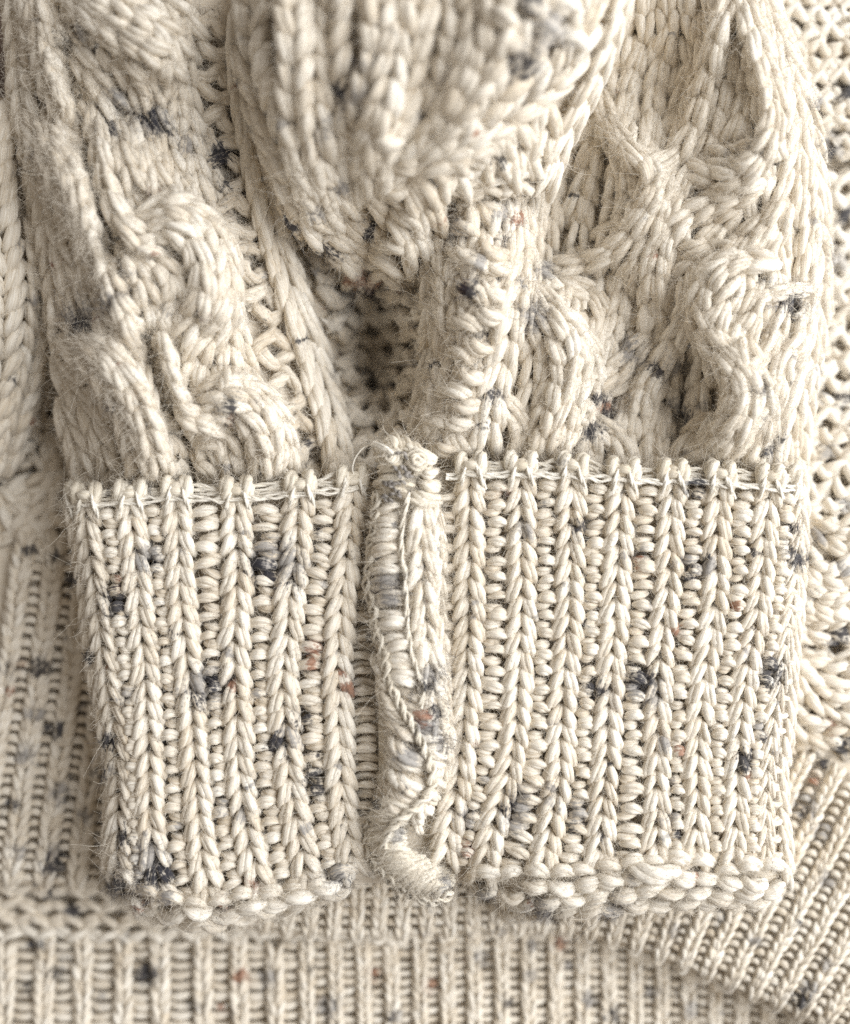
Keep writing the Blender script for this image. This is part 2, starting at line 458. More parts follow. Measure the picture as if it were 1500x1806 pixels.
def inside(poly, x, y):
    poly = np.array(poly, float)
    r = np.zeros(x.shape, bool)
    j = len(poly) - 1
    for i in range(len(poly)):
        xi, yi = poly[i]; xj, yj = poly[j]
        r ^= ((yi > y) != (yj > y)) & (x < (xj - xi) * (y - yi) / (yj - yi + 1e-12) + xi)
        j = i
    return r


def sheet(poly, zf, down, step=9.0, skirt=None):
    """the body of the cloth under the stitches, as a Bag; its rim is turned down to height `skirt`"""
    poly = Path(np.vstack([poly, poly[:1]]), step=step).p[:-1] if False else np.array(poly, float)
    x0, y0 = poly.min(0) - step; x1, y1 = poly.max(0) + step
    xs = np.arange(x0, x1 + step, step); ys = np.arange(y0, y1 + step, step)
    X, Y = np.meshgrid(xs, ys)
    Z = zf(X, Y) - down
    I = inside(poly, X, Y)
    cell = I[:-1, :-1] & I[1:, :-1] & I[:-1, 1:] & I[1:, 1:]
    idx = np.arange(X.size).reshape(X.shape)
    F = np.stack([idx[:-1, :-1], idx[1:, :-1], idx[1:, 1:], idx[:-1, 1:]], -1)[cell]
    P = np.stack([X, Y, Z], -1).reshape(-1, 3)
    used = np.unique(F); mp = np.full(X.size, -1); mp[used] = np.arange(len(used))
    F = mp[F]; P = P[used]
    bag = Bag()
    Vv = Wd(P)
    C = np.concatenate([flecks(P[:, :2]) * 0.6, np.full((len(P), 1), 0.35)], 1)
    bag.add(Vv, F, Vv[F][..., :2].reshape(-1, 2), C)
    if skirt is not None:
        from collections import Counter
        E = np.concatenate([F[:, [0, 1]], F[:, [1, 2]], F[:, [2, 3]], F[:, [3, 0]]])
        cnt = Counter(map(tuple, np.sort(E, 1)))
        be = np.array([e for e in E if cnt[tuple(sorted(e))] == 1])
        ids = np.unique(be); m2 = np.full(len(P), -1); m2[ids] = np.arange(len(ids))
        top = P[ids].copy()
        cen = P[:, :2].mean(0)
        low = top.copy(); low[:, 2] = np.minimum(low[:, 2] - 0.5, skirt)
        # keep the turned-down rim under its edge as the camera sees it
        low[:, :2] = low[:, :2] + (cen - low[:, :2]) / (np.linalg.norm(cen - low[:, :2], axis=1, keepdims=True) + 1e-6) * 22
        VV = np.vstack([Wd(top), Wd(low)])
        e = m2[be]; n = len(ids)
        F2 = np.stack([e[:, 1], e[:, 0], e[:, 0] + n, e[:, 1] + n], -1)
        C2 = np.zeros((2 * n, 4)); C2[:, 3] = 0.35
        bag.add(VV, F2, VV[F2][..., :2].reshape(-1, 2), C2)
    return bag


def strand(bag, pts, r, zf=None, lift=0.0, K=2, S=6, wob=0.0, n=None, **kw):
    """one loose thread along points x, y (, extra lift)"""
    p = Path(pts, step=2.5)
    n = n or max(6, int(p.L / 5))
    P, T = p.at(np.linspace(0, p.L, n))
    xy = P[:, :2] + (rng.normal(0, wob, (n, 2)) if wob else 0)
    z = (zf(xy[:, 0], xy[:, 1]) if zf else 0) + lift + (P[:, 2] if P.shape[1] > 2 else 0)
    tubes(bag, np.concatenate([xy, z[:, None]], 1)[None], np.full((1, n), r), K=K, S=S, **kw)


def arcs(bag, items, zf, r, M=8, K=3, S=6, lift=0.0, high=0.9, **kw):
    """single fat loops: each item is x0,y0,x1,y1,bow (pixels), optionally its own radius"""
    t = np.linspace(0, 1, M)
    for it in items:
        x0, y0, x1, y1, bow = it[:5]
        rr = it[5] if len(it) > 5 else r
        dx, dy = x1 - x0, y1 - y0
        L = math.hypot(dx, dy) + 1e-6
        q = np.sin(math.pi * t)
        x = x0 + dx * t - dy / L * bow * q; y = y0 + dy * t + dx / L * bow * q
        z = zf(x, y) + lift + rr * PX * (-0.9 + (0.9 + high) * q ** 0.8)
        R = rr * (0.45 + 0.55 * q ** 0.5)
        tubes(bag, np.stack([x, y, z], -1)[None], R[None], K=K, S=S, **kw)


# ------------------------------------------------------------------ the setting
tb = Bag()
s = 400.0
v = np.array([[-s, -s, 0], [s, -s, 0], [s, s, 0], [-s, s, 0], [-s, -s, -20], [s, -s, -20], [s, s, -20], [-s, s, -20]], float)
tb.add(v, np.array([[0, 1, 2, 3], [7, 6, 5, 4], [0, 4, 5, 1], [1, 5, 6, 2], [2, 6, 7, 3], [3, 7, 4, 0]]), np.zeros((24, 2)), np.zeros((8, 4)))
tab = tb.build("tabletop", M_WOOD, kind="structure")
tab.data.polygons.foreach_set("use_smooth", np.zeros(6, bool))

sweater = bpy.data.objects.new("sweater", None)
col.objects.link(sweater)
sweater.empty_display_size = 0.05
sweater["label"] = "cream flecked cable-knit wool sweater with its ribbed cuff turned up"
sweater["category"] = "sweater"

# ------------------------------------------------------------------ heights of the layers (mm)
Z_back = rbf([(-50, 1550, 3), (-50, 1850, 6), (400, 1600, 3), (400, 1850, 6), (800, 1640, 3), (800, 1850, 7), (1200, 1650, 3), (1200, 1850, 4), (1550, 1850, 3), (1550, 1600, 2)])
EDGE = Path([(-60, 1560), (60, 1563), (170, 1572), (300, 1600), (450, 1642), (600, 1657), (750, 1655), (900, 1645), (1000, 1650), (1100, 1672), (1200, 1710), (1300, 1752), (1400, 1795), (1500, 1845), (1580, 1885)])


def Z_front(x, y):
    x = np.asarray(x, float); y = np.asarray(y, float)
    e = np.interp(x, EDGE.p[:, 0], EDGE.p[:, 1])
    d = np.clip(e - y, -5, 400)
    z = 12.5 - 3.5 * np.exp(-np.clip(d, 0, 400) / 16.0) + 3.0 * np.clip((x - 900) / 600, 0, 1) - 1.5 * np.clip((600 - x) / 600, 0, 1)
    return z + 2.5 * np.exp(-((y - 1150) / 250.0) ** 2) * np.clip((x - 1300) / 200, 0, 1)


Z_body = rbf([(1350, -50, 11), (1550, -50, 13), (1350, 280, 10), (1550, 280, 12), (1350, 320, 8), (1550, 320, 9), (1400, 700, 11), (1550, 700, 13),
              (1400, 950, 17), (1550, 950, 20), (1450, 1060, 21), (1450, 1140, 15), (1550, 1140, 16), (1430, 1220, 18), (1550, 1220, 19), (1400, 1320, 14), (1550, 1340, 14)])
Z_dark = rbf([(-50, 600, 10), (200, 600, 4), (-50, 800, 7), (200, 800, 4), (-50, 1000, 10), (200, 1000, 9), (80, 900, 8)])
Z_strip = rbf([(-40, 150, 24), (60, 230, 22), (-40, 400, 27), (40, 400, 26), (85, 400, 20), (-40, 560, 26), (40, 560, 24), (95, 560, 16), (-40, 750, 20), (40, 720, 15), (80, 700, 11), (-30, 850, 12)])
Z_sleeve = rbf([(10, 0, 26), (12, 150, 26), (45, 250, 27), (66, 400, 26), (90, 560, 24), (115, 700, 22), (150, 850, 20),
                (100, 100, 33), (150, 200, 33), (110, 320, 35), (170, 480, 35), (180, 660, 33), (230, 800, 29), (250, 60, 38), (250, 250, 35), (300, 430, 37), (370, 500, 36), (340, 640, 33), (430, 770, 32), (380, 845, 27), (200, 850, 25),
                (380, 100, 35), (390, 300, 31), (430, 480, 28), (480, 650, 26), (540, 800, 25), (430, 200, 31), (470, 380, 27), (530, 560, 25), (590, 760, 25), (540, 845, 23),
                (545, 450, 20), (600, 520, 15), (650, 600, 12), (680, 680, 12), (650, 760, 16), (640, 830, 22), (700, 480, 18), (725, 620, 18),
                (750, 420, 28), (760, 560, 29), (750, 700, 27), (730, 780, 27), (800, 480, 35), (850, 460, 36), (850, 560, 37), (820, 680, 35), (800, 780, 30), (900, 420, 34), (915, 520, 32), (880, 640, 31), (880, 760, 29), (900, 840, 27), (800, 330, 33),
                (960, 470, 23), (985, 350, 22), (1030, 420, 24), (1035, 200, 22), (1120, 80, 25), (1080, 160, 24), (1100, 280, 30), (1140, 340, 31), (1010, 580, 31), (1000, 680, 29), (1060, 530, 25), (1080, 640, 24), (1090, 760, 25), (1150, 830, 25), (1050, 840, 25),
                (1170, 500, 28), (1200, 620, 26), (1190, 730, 23), (1270, 480, 32), (1300, 600, 33), (1300, 720, 32), (1250, 840, 27), (1180, 230, 26), (1250, 150, 29), (1260, 320, 32), (1290, 400, 30), (1330, 100, 35), (1370, 250, 35), (1390, 400, 33), (1400, 560, 31), (1390, 700, 29), (1390, 845, 24),
                (1300, -30, 33), (1200, -30, 28), (1120, -30, 26), (1370, 40, 28), (1420, 180, 26), (1455, 400, 22), (1450, 600, 21), (1425, 800, 20), (500, 0, 34), (520, 250, 28), (600, 350, 22)])
LADDER = Path([(108, 60), (128, 150), (150, 250), (166, 340), (186, 410), (214, 480), (246, 550), (272, 615), (294, 690), (318, 760), (338, 820), (348, 880)])
_zs = Z_sleeve


BULGE = [
    ([(50, 215), (95, 280), (130, 340), (160, 400), (176, 450)], 42, 3.2),
    ([(190, 448), (214, 520), (248, 600)], 36, 3.0),
    ([(105, 592), (170, 632), (222, 690), (258, 760), (286, 880)], 50, 3.6),
    ([(60, -40), (84, 80), (120, 170), (146, 240)], 36, 2.4),
    ([(110, -30), (200, 30), (270, 80), (300, 170)], 56, 3.0),
    ([(255, 380), (320, 385), (370, 432), (386, 510), (352, 592)], 46, 3.6),
    ([(345, 706), (420, 700), (474, 748), (490, 815), (482, 890)], 46, 3.6),
    ([(168, 205), (190, 335), (248, 425), (300, 446)], 18, 2.0),
    ([(284, 602), (306, 690), (340, 742), (400, 754)], 18, 2.4),
    ([(215, 240), (250, 310), (275, 350)], 36, 1.6),
    ([(1066, 190), (1112, 262), (1150, 300), (1150, 345), (1126, 388), (1088, 436), (1010, 470)], 29, 2.04),
    ([(1293, -20), (1262, 73), (1243, 147), (1221, 220), (1192, 272), (1152, 296)], 24, 1.77),
    ([(1302, -30), (1338, 80), (1362, 175), (1360, 238), (1317, 305), (1262, 318), (1212, 302)], 32, 2.31),
    ([(1216, 300), (1186, 352), (1156, 403), (1130, 450), (1100, 500)], 24, 1.50),
    ([(1338, 330), (1243, 362), (1192, 396), (1162, 440), (1150, 560)], 29, 1.50),
    ([(945, 510), (1004, 575), (1014, 650), (990, 740), (960, 850)], 43, 2.18),
    ([(1234, 470), (1208, 567), (1160, 650), (1126, 740)], 29, 1.63),
    ([(1357, 470), (1290, 474), (1246, 530), (1262, 600), (1304, 680), (1296, 750), (1240, 820)], 43, 2.58),
    ([(1424, 545), (1400, 620), (1368, 700), (1318, 790)], 26, 1.63),
    ([(1144, 592), (1090, 650), (1042, 682)], 26, 1.22),
]
_bl = []
for _p, _w, _h in BULGE:
    _q = Path(_p, step=6)
    _bl.append((_q.p[:, :2], _q.s / _q.L, _w, _h))


def Z_sleeve(x, y):
    x = np.asarray(x, float); y = np.asarray(y, float)
    lx = np.interp(y, LADDER.p[:, 1], LADDER.p[:, 0])
    g = np.where((y > 70), np.exp(-((x - lx) / 12.0) ** 2), 0)
    h = np.exp(-((x - 660) / 62.0) ** 2 - ((y - 620) / 120.0) ** 2)
    up = np.zeros(x.shape)
    xf, yf = x.ravel(), y.ravel()
    uf = np.zeros(xf.shape)
    for q, sn, w_, hh in _bl:
        m = (xf > q[:, 0].min() - w_) & (xf < q[:, 0].max() + w_) & (yf > q[:, 1].min() - w_) & (yf < q[:, 1].max() + w_)
        if not m.any(): continue
        d2 = (xf[m, None] - q[:, 0]) ** 2 + (yf[m, None] - q[:, 1]) ** 2
        i = d2.argmin(1); d = np.sqrt(d2[np.arange(len(i)), i])
        e = np.clip(np.minimum(sn[i], 1 - sn[i]) * 6, 0.25, 1)
        uf[m] = np.maximum(uf[m], hh * e * np.sqrt(np.clip(1 - (d / w_) ** 2, 0, 1)))
    up = uf.reshape(x.shape)
    return _zs(x, y) - 6.5 * g - 10.0 * h + 1.4 * up - 0.8


Z_fold0 = rbf([(405, -30, 38), (405, 120, 36), (430, 230, 33), (470, 330, 31), (510, 400, 27), (560, 460, 22), (640, 520, 17), (720, 540, 18), (780, 480, 25),
              (500, -30, 48), (500, 120, 45), (530, 250, 41), (560, 350, 35), (620, 430, 28), (700, 440, 29), (700, 380, 33), (700, -30, 52), (700, 120, 50), (700, 250, 45), (690, 330, 39), (760, 300, 40), (780, 380, 33),
              (850, -30, 53), (850, 100, 51), (850, 200, 46), (860, 260, 41), (850, 330, 36), (960, -30, 52), (980, 80, 48), (980, 180, 41), (950, 260, 37), (930, 340, 34), (1080, -30, 45), (1070, 60, 42), (1050, 140, 37), (1000, 240, 33), (965, 330, 30), (1120, -30, 40)])


def Z_fold(x, y):
    x = np.asarray(x, float); y = np.asarray(y, float)
    z = Z_fold0(x, y)
    z = z + 2.6 * np.exp(-((x - 480 - 0.15 * y) / 40.0) ** 2) - 2.2 * np.exp(-((x - 560 - 0.2 * y) / 26.0) ** 2)
    z = z + 2.4 * np.exp(-((x - 690 + 0.02 * y) / 45.0) ** 2) * np.exp(-((y - 240) / 120.0) ** 2) - 2.0 * np.exp(-((x - 790 + 0.3 * y) / 30.0) ** 2)
    return z + 2.5 * np.exp(-((x - 930 + 0.5 * y) / 60.0) ** 2)


CL_X = np.array([850, 900, 960, 1060, 1160, 1240, 1340, 1400, 1440, 1480, 1520, 1570, 1620])
CL = lambda y: np.interp(y, CL_X, [112, 118, 134, 148, 158, 172, 190, 194, 190, 186, 186, 196, 215])
CR = lambda y: np.interp(y, CL_X, [1420, 1420, 1416, 1410, 1402, 1398, 1388, 1384, 1386, 1392, 1398, 1396, 1380])
BOT_X = [150, 200, 240, 300, 340, 400, 450, 520, 600, 640, 700, 780, 830, 880, 950, 1060, 1160, 1250, 1330, 1400]
BOT_Y = [1500, 1555, 1592, 1612, 1620, 1616, 1608, 1592, 1572, 1560, 1565, 1560, 1560, 1590, 1606, 1612, 1608, 1602, 1592, 1570]


def Z_cuff(x, y):
    x = np.asarray(x, float); y = np.asarray(y, float)
    dl = np.clip(x - CL(y), -10, 900); dr = np.clip(CR(y) - x, -10, 900)
    db = np.clip(np.interp(x, BOT_X, BOT_Y) - y, -15, 900)
    z = 31.5 - 5.0 * np.exp(-dl / 22.0) - 6.0 * np.exp(-dr / 18.0) - 5.5 * np.exp(-db / 16.0)
    z = z - 1.6 * np.exp(-((x - 640) / 26.0) ** 2) - 1.0 * np.exp(-((x - 800) / 20.0) ** 2)
    z = z + 1.2 * np.sin((y - 850) / 760.0 * math.pi) * np.sin(np.clip((x - 150) / 1250, 0, 1) * math.pi)
    z = z - 2.5 * np.exp(-((x - 850) / 70.0) ** 2 - ((y - 1560) / 60.0) ** 2)
    return z


# ------------------------------------------------------------------ back hem, lowest layer of the cloth
back = sheet([(-60, 1530), (1560, 1530), (1560, 1860), (-60, 1860)], Z_back, 0.9, step=12, skirt=1).build("back_hem", M_CLOTH, sweater)
xs = [-40, 12, 80, 147, 218, 283, 357, 420, 484, 540, 590, 640, 690, 738, 786, 834, 882, 930, 978, 1026, 1074, 1122, 1170, 1218, 1266, 1314, 1362, 1410, 1458, 1506, 1550]
for i, x in enumerate(xs):
    wv = 15 if x < 520 else 12.5
    top = 1655 + 12 * math.sin(i * 1.7) if x < 700 else 1560
    lean = np.interp(x, [0, 400, 900, 1500], [6, -4, -6, 14])
    b = Bag()
    chain(b, [(x, top), (x - lean * 0.5, (top + 1850) / 2), (x - lean, 1850)], wv, 20 if x < 520 else 17, Z_back, wv * 0.56, flip=True, M=6, K=2, S=5, lift=0.9, fuzz="back", dens=1.0)
    b.build("knit_rib", M_YARN, back)
b = Bag()
for i in range(len(xs) - 1):
    x = (xs[i] + xs[i + 1]) / 2; g = (xs[i + 1] - xs[i]) / 2 - (13 if x < 520 else 11)
    top = 1655 if x < 700 else 1560
    bumps(b, [(x, top), (x - 2, 1850)], max(g, 8), 18 if x < 520 else 16, Z_back, 7.5 if x < 520 else 6.5, M=5, K=1, S=6, lift=0.45)
purl_ground(b, [(-40, 1545), (-40, 1655)], [(720, 1600), (720, 1665)], 4, 58, Z_back, 11, K=2, S=5, lift=0.9, fuzz="back", dens=1.0)
b.build("purl_gutter", M_YARN, back, kind="stuff")
build_fuzz("back", back)

# ------------------------------------------------------------------ front panel and its ribbed hem band
fp = [(-60, 900), (250, 900), (760, 1250), (1330, 1250), (1560, 1330), (1560, 1875)] + [tuple(q) for q in EDGE.at(np.linspace(EDGE.L, 0, 24))[0][:, :2]]
front = sheet(fp, Z_front, 1.0, step=11, skirt=5).build("hem_band", M_CLOTH, sweater)


def hem_dir(x):
    return np.interp(x, [0, 180, 700, 900, 1050, 1200, 1400, 1550], [0.14, 0.13, 0.03, 0.06, 0.2, 0.42, 0.62, 0.68])


edge_x = list(np.arange(-40, 300, 58)) + list(np.arange(300, 1560, 41))
tips = []
for x in edge_x:
    y = float(np.interp(x, EDGE.p[:, 0], EDGE.p[:, 1]))
    k = hem_dir(x)
    Lr = 640 if x < 320 else (250 if x < 900 else 620)
    ang = math.atan(k)
    dx, dy = math.sin(ang), -math.cos(ang)
    tips.append([(x + dx * t_ * Lr, y - 3 + dy * t_ * Lr) for t_ in np.linspace(1, 0, 41)])
for x, tp in zip(edge_x, tips):
    if x < 320:
        tp = [q for q in tp if q[1] > 930]
    else:
        tp = [q for q in tp if q[1] > 1310 + max(0, (q[0] - 1400)) * 0.5] 
    if len(tp) < 2: continue
    big_ = x < 320
    b = Bag()
    w_ = 17 if big_ else 12
    chain(b, tp, w_, 21 if big_ else 18, Z_front, w_ * 0.56, flip=True, M=6, K=2, S=5, lift=1.0, fuzz="front", dens=1.2)
    # the stitch that turns over the lower edge
    x0, y0 = tp[-1]
    arcs(b, [(x0 - w_, y0 - 8, x0 + w_, y0 - 8, 13)], Z_front, w_ * 0.6, lift=0.4, K=2, fuzz="front", dens=1.5)
    b.build("knit_rib", M_YARN, front)
b = Bag()
for a, c, x in zip(tips[:-1], tips[1:], edge_x):
    mid = [((p[0] + q[0]) / 2, (p[1] + q[1]) / 2) for p, q in zip(a, c)]
    mid = [q for q in mid if (q[1] > 930 if x < 320 else q[1] > 1310 + max(0, q[0] - 1400) * 0.5)]
    if len(mid) < 2: continue
    big_ = x < 320
    bumps(b, mid, 14 if big_ else 10, 19 if big_ else 17, Z_front, 7.5 if big_ else 6.5, M=5, K=1, S=6, lift=0.75, bow=-0.25)
b.build("purl_gutter", M_YARN, front, kind="stuff")
build_fuzz("front", front)

# cable-patterned part of the front above the left end of the hem band
dk = sheet([(-60, 560), (230, 560), (230, 985), (-60, 985)], Z_dark, 1.0, step=12, skirt=4).build("front_panel", M_CLOTH, sweater)
b = Bag()
purl_ground(b, [(-40, 830), (-40, 960)], [(210, 850), (210, 970)], 4, 60, Z_dark, 13, K=2, S=6, lift=1.0, fuzz="dark", dens=1.5)
purl_ground(b, [(-40, 600), (-40, 830)], [(200, 600), (200, 850)], 6, 70, Z_dark, 15, K=2, S=6, lift=0.8, fuzz="dark", dens=1.5)
b.build("purl_ground", M_YARN, dk, kind="stuff")
for p in ([(20, 880), (60, 860), (110, 850), (150, 862)], [(30, 940), (70, 915), (115, 905), (160, 920)], [(0, 860), (20, 900), (60, 950), (70, 990)], [(90, 770), (110, 820), (90, 870), (60, 930)]):
    b = Bag(); chain(b, p, 24, 34, Z_dark, 14, K=2, lift=2.0, fuzz="dark", dens=2)
    b.build("cable_strand", M_YARN, dk)
build_fuzz("dark", dk)

# body of the sweater lying to the right of the sleeve
body = sheet([(1280, -60), (1570, -60), (1570, 1370), (1400, 1330), (1330, 1260), (1330, 900)], Z_body, 1.0, step=12, skirt=6).build("body_panel", M_CLOTH, sweater)
b = Bag()
purl_ground(b, [(1330, -40), (1350, 280)], [(1550, -30), (1550, 285)], 12, 38, Z_body, 13, K=2, S=6, lift=0.9, tint=0.7, fuzz="body", dens=1.5)
purl_ground(b, [(1370, 310), (1390, 930)], [(1550, 305), (1550, 940)], 21, 44, Z_body, 14, K=2, S=6, lift=0.9, tint=0.75, fuzz="body", dens=1.5)
purl_ground(b, [(1370, 940), (1380, 1320)], [(1550, 950), (1550, 1345)], 12, 44, Z_body, 14, K=2, S=6, lift=0.5, tint=0.6, fuzz="body", dens=1.5)
b.build("purl_ground", M_YARN, body, kind="stuff")
for p in ([(1400, 940), (1430, 1000), (1470, 1020), (1510, 1005)], [(1405, 1010), (1440, 1060), (1490, 1070), (1530, 1050)], [(1400, 1090), (1440, 1110), (1490, 1105), (1530, 1090)],
          [(1440, 930), (1480, 955), (1530, 960)], [(1395, 1165), (1420, 1200), (1460, 1240), (1520, 1260)], [(1420, 1170), (1470, 1190), (1530, 1180)], [(1385, 1210), (1400, 1260), (1440, 1290), (1520, 1300)]):
    b = Bag(); chain(b, p, 23, 33, Z_body, 13.5, K=2, lift=2.2, fuzz="body", dens=2)
    b.build("cable_strand", M_YARN, body)
build_fuzz("body", body)

# fold of cloth along the left side of the frame
strip = sheet([(-60, 150), (60, 180), (90, 400), (100, 560), (95, 720), (50, 860), (-60, 870)], Z_strip, 1.0, step=11, skirt=9).build("side_fold", M_CLOTH, sweater)
for p, w_ in (([(-12, 180), (-6, 320), (4, 430), (8, 520), (4, 620), (-14, 760), (-30, 840)], 33), ([(52, 180), (66, 300), (72, 420), (70, 540), (56, 650), (30, 740), (10, 830)], 22)):
    b = Bag(); chain(b, p, w_, 36, Z_strip, 15 if w_ > 30 else 12, K=3, M=9, lift=1.6, flip=True, fuzz="strip", dens=3)
    b.build("knit_column", M_YARN, strip)
b = Bag()
purl_ground(b, [(36, 190), (46, 400), (46, 600), (20, 840)], [(86, 190), (92, 400), (92, 600), (60, 840)], 17, 40, Z_strip, 12, K=2, lift=0.4, fuzz="strip", dens=2)
b.build("purl_ground", M_YARN, strip, kind="stuff")
build_fuzz("strip", strip)

# ------------------------------------------------------------------ sleeve above the cuff
sl_poly = [(8, -50), (14, 150), (45, 240), (62, 400), (86, 560), (104, 680), (132, 770), (152, 870), (640, 890), (1425, 870), (1428, 740), (1446, 600), (1452, 450), (1436, 280), (1415, 180), (1365, 60), (1335, -50)]
sleeve = sheet(sl_poly, Z_sleeve, 1.9, step=9, skirt=14).build("sleeve", M_CLOTH, sweater)
FD = 11.0


def strands(name, items, parent, zf, key, K=3, dens=FD, **kw):
    for it in items:
        pts, w_, pit, r_, lf = it[:5]
        b = Bag()
        chain(b, pts, w_, pit, zf, r_, lift=lf, K=K, fuzz=key, dens=dens, **kw)
        b.build(name, M_YARN, parent)


# left half: braided cable with its ladder of dark gaps
left_paths = [
    [(26, -40), (34, 80), (44, 200), (58, 240)], [(58, -40), (72, 60), (88, 140), (112, 200), (130, 244)], [(86, 60), (110, 140), (136, 200), (152, 246)],
    [(52, 215), (78, 262), (104, 318), (120, 372), (130, 432)], [(78, 228), (112, 278), (138, 334), (152, 394), (158, 455)], [(104, 236), (142, 290), (160, 348), (168, 404), (176, 446)],
    [(60, 270), (76, 340), (88, 420), (100, 500), (112, 565)], [(104, 430), (126, 495), (146, 556)],
    [(182, 452), (200, 505), (224, 556), (250, 600)], [(150, 476), (168, 536), (198, 586), (226, 616)],
    [(146, 600), (196, 630), (234, 684), (258, 744), (278, 808), (296, 880)], [(112, 600), (156, 636), (198, 688), (226, 750), (244, 820), (254, 885)],
    [(102, 640), (134, 690), (166, 744), (190, 806), (204, 885)], [(112, 715), (134, 770), (150, 830), (160, 890)],
    [(84, -40), (130, 0), (180, 38), (236, 72), (290, 104)], [(130, -40), (190, -8), (250, 28), (302, 64), (330, 112)], [(190, -40), (260, -10), (318, 26), (346, 70)],
    [(112, 50), (142, 102), (178, 152), (214, 200)], [(142, 36), (190, 88), (232, 134), (262, 186)],
    [(300, 108), (312, 160), (314, 216)], [(262, 150), (276, 190), (290, 236)],
    [(206, 222), (222, 280), (242, 336)], [(246, 216), (264, 276), (286, 336)], [(290, 230), (306, 290), (330, 346)], [(332, 200), (342, 280), (354, 350)],
    [(250, 380), (300, 364), (350, 378), (390, 432), (404, 506), (390, 574), (352, 622), (336, 680)], [(256, 418), (306, 406), (342, 436), (357, 494), (346, 554), (316, 600)],
    [(240, 446), (276, 462), (304, 490), (312, 530), (300, 574)], [(228, 452), (252, 500), (272, 548), (284, 588)],
    [(350, 700), (400, 684), (454, 694), (492, 742), (506, 800), (502, 880)], [(352, 738), (400, 726), (440, 750), (460, 806), (458, 885)], [(352, 778), (390, 772), (410, 815), (412, 885)],
    [(346, 820), (366, 850), (370, 890)], [(408, 540), (404, 620), (414, 690)],
]
left_group = [(p, 22, 43, 13.0, 0.9) for p in left_paths]
right_group = [
    ([(168, 205), (176, 270), (190, 335), (212, 385), (248, 420)], 19, 46, 12.5, 1.4),
    ([(284, 596), (290, 640), (306, 690), (334, 734), (396, 752)], 19, 46, 12.5, 1.6),
]
left_fill = []
for u in np.linspace(0.02, 0.98, 12):
    left_fill.append((between([(20, -30), (40, 200), (70, 400), (105, 600), (165, 870)], [(330, -30), (345, 200), (400, 400), (430, 620), (520, 870)], u), 21, 46, 13, -0.9))
strands("knit_column", left_fill, sleeve, Z_sleeve, "sleeve", K=2, dens=3)
strands("cable_strand", left_group + right_group, sleeve, Z_sleeve, "sleeve", jit=0.6)
b = Bag()   # rungs of the ladder
rungs = [(138, 205, 172, 196, -4), (146, 262, 180, 262, 4), (158, 350, 186, 340, 3), (170, 398, 200, 392, 3), (188, 442, 222, 430, 3), (214, 505, 246, 490, 4), (244, 560, 276, 552, 4), (262, 628, 292, 612, 3), (282, 690, 312, 682, 4), (300, 742, 330, 732, 4), (314, 802, 344, 792, 4), (326, 846, 352, 842, 4)]
arcs(b, rungs, Z_sleeve, 8, lift=0.2, K=2, fuzz="sleeve", dens=4)
# purl bands beside the cables
purl_ground(b, [(330, 20), (350, 200), (372, 380), (420, 500), (450, 660), (510, 850)], [(415, 30), (432, 200), (450, 330), (490, 480), (530, 640), (580, 850)], 21, 58, Z_sleeve, 13, K=3, lift=0.1, tint=0.35, fuzz="sleeve", dens=FD)
purl_ground(b, [(480, 330), (540, 450), (570, 560), (596, 680), (618, 840)], [(600, 400), (740, 520), (745, 620), (740, 700), (715, 810)], 14, 46, Z_sleeve, 16, K=3, lift=0.9, fuzz="sleeve", dens=6)
purl_ground(b, [(200, 200), (225, 300), (260, 360)], [(330, 180), (345, 280), (345, 370)], 5, 50, Z_sleeve, 14, K=2, lift=-0.4, fuzz="sleeve", dens=FD)
b.build("purl_ground", M_YARN, sleeve, kind="stuff")
strands("knit_column", [
    ([(418, 40), (436, 170), (456, 290), (484, 410), (520, 530), (556, 640), (588, 750), (602, 860)], 27, 50, 13.5, 2.2),
], sleeve, Z_sleeve, "sleeve", dens=3.5, ln=1.9)

# middle ridge with its two staggered stacks of bobbles
b = Bag()
purl_ground(b, [(728, 380), (728, 520), (732, 640), (722, 780)], [(778, 360), (776, 500), (780, 640), (772, 790)], 12, 60, Z_sleeve, 15, K=3, lift=0.0, fuzz="sleeve", dens=8)
b.build("purl_ground", M_YARN, sleeve, kind="stuff")
bob = [(778, 345, 840, 362, -10), (838, 372, 900, 388, -12), (790, 408, 846, 416, -12), (792, 440, 836, 452, 8), (842, 432, 900, 444, 10), (800, 470, 868, 482, -14), (850, 462, 912, 470, 10), (846, 500, 900, 520, 10), (796, 512, 862, 540, -16),
       (836, 548, 896, 556, 12), (792, 572, 850, 590, -12), (820, 596, 872, 612, 14), (786, 622, 836, 640, -12), (800, 650, 862, 668, 12), (770, 690, 830, 702, -10), (796, 710, 856, 706, 10), (742, 752, 800, 742, -8), (778, 730, 836, 744, 10), (760, 785, 812, 790, 8), (880, 340, 926, 360, -8), (760, 322, 800, 338, -8), (820, 320, 876, 332, -8)]
for it in bob:
    b = Bag()
    j = rng.normal(0, 3, 4)
    arcs(b, [(it[0] + j[0], it[1] + j[1], it[2] + j[2], it[3] + j[3], it[4])], Z_sleeve, 15, lift=0.9, K=3, S=7, M=10, tw=0.4, tint=0.5, fuzz="sleeve", dens=14)
    b.build("bobble", M_YARN, sleeve)
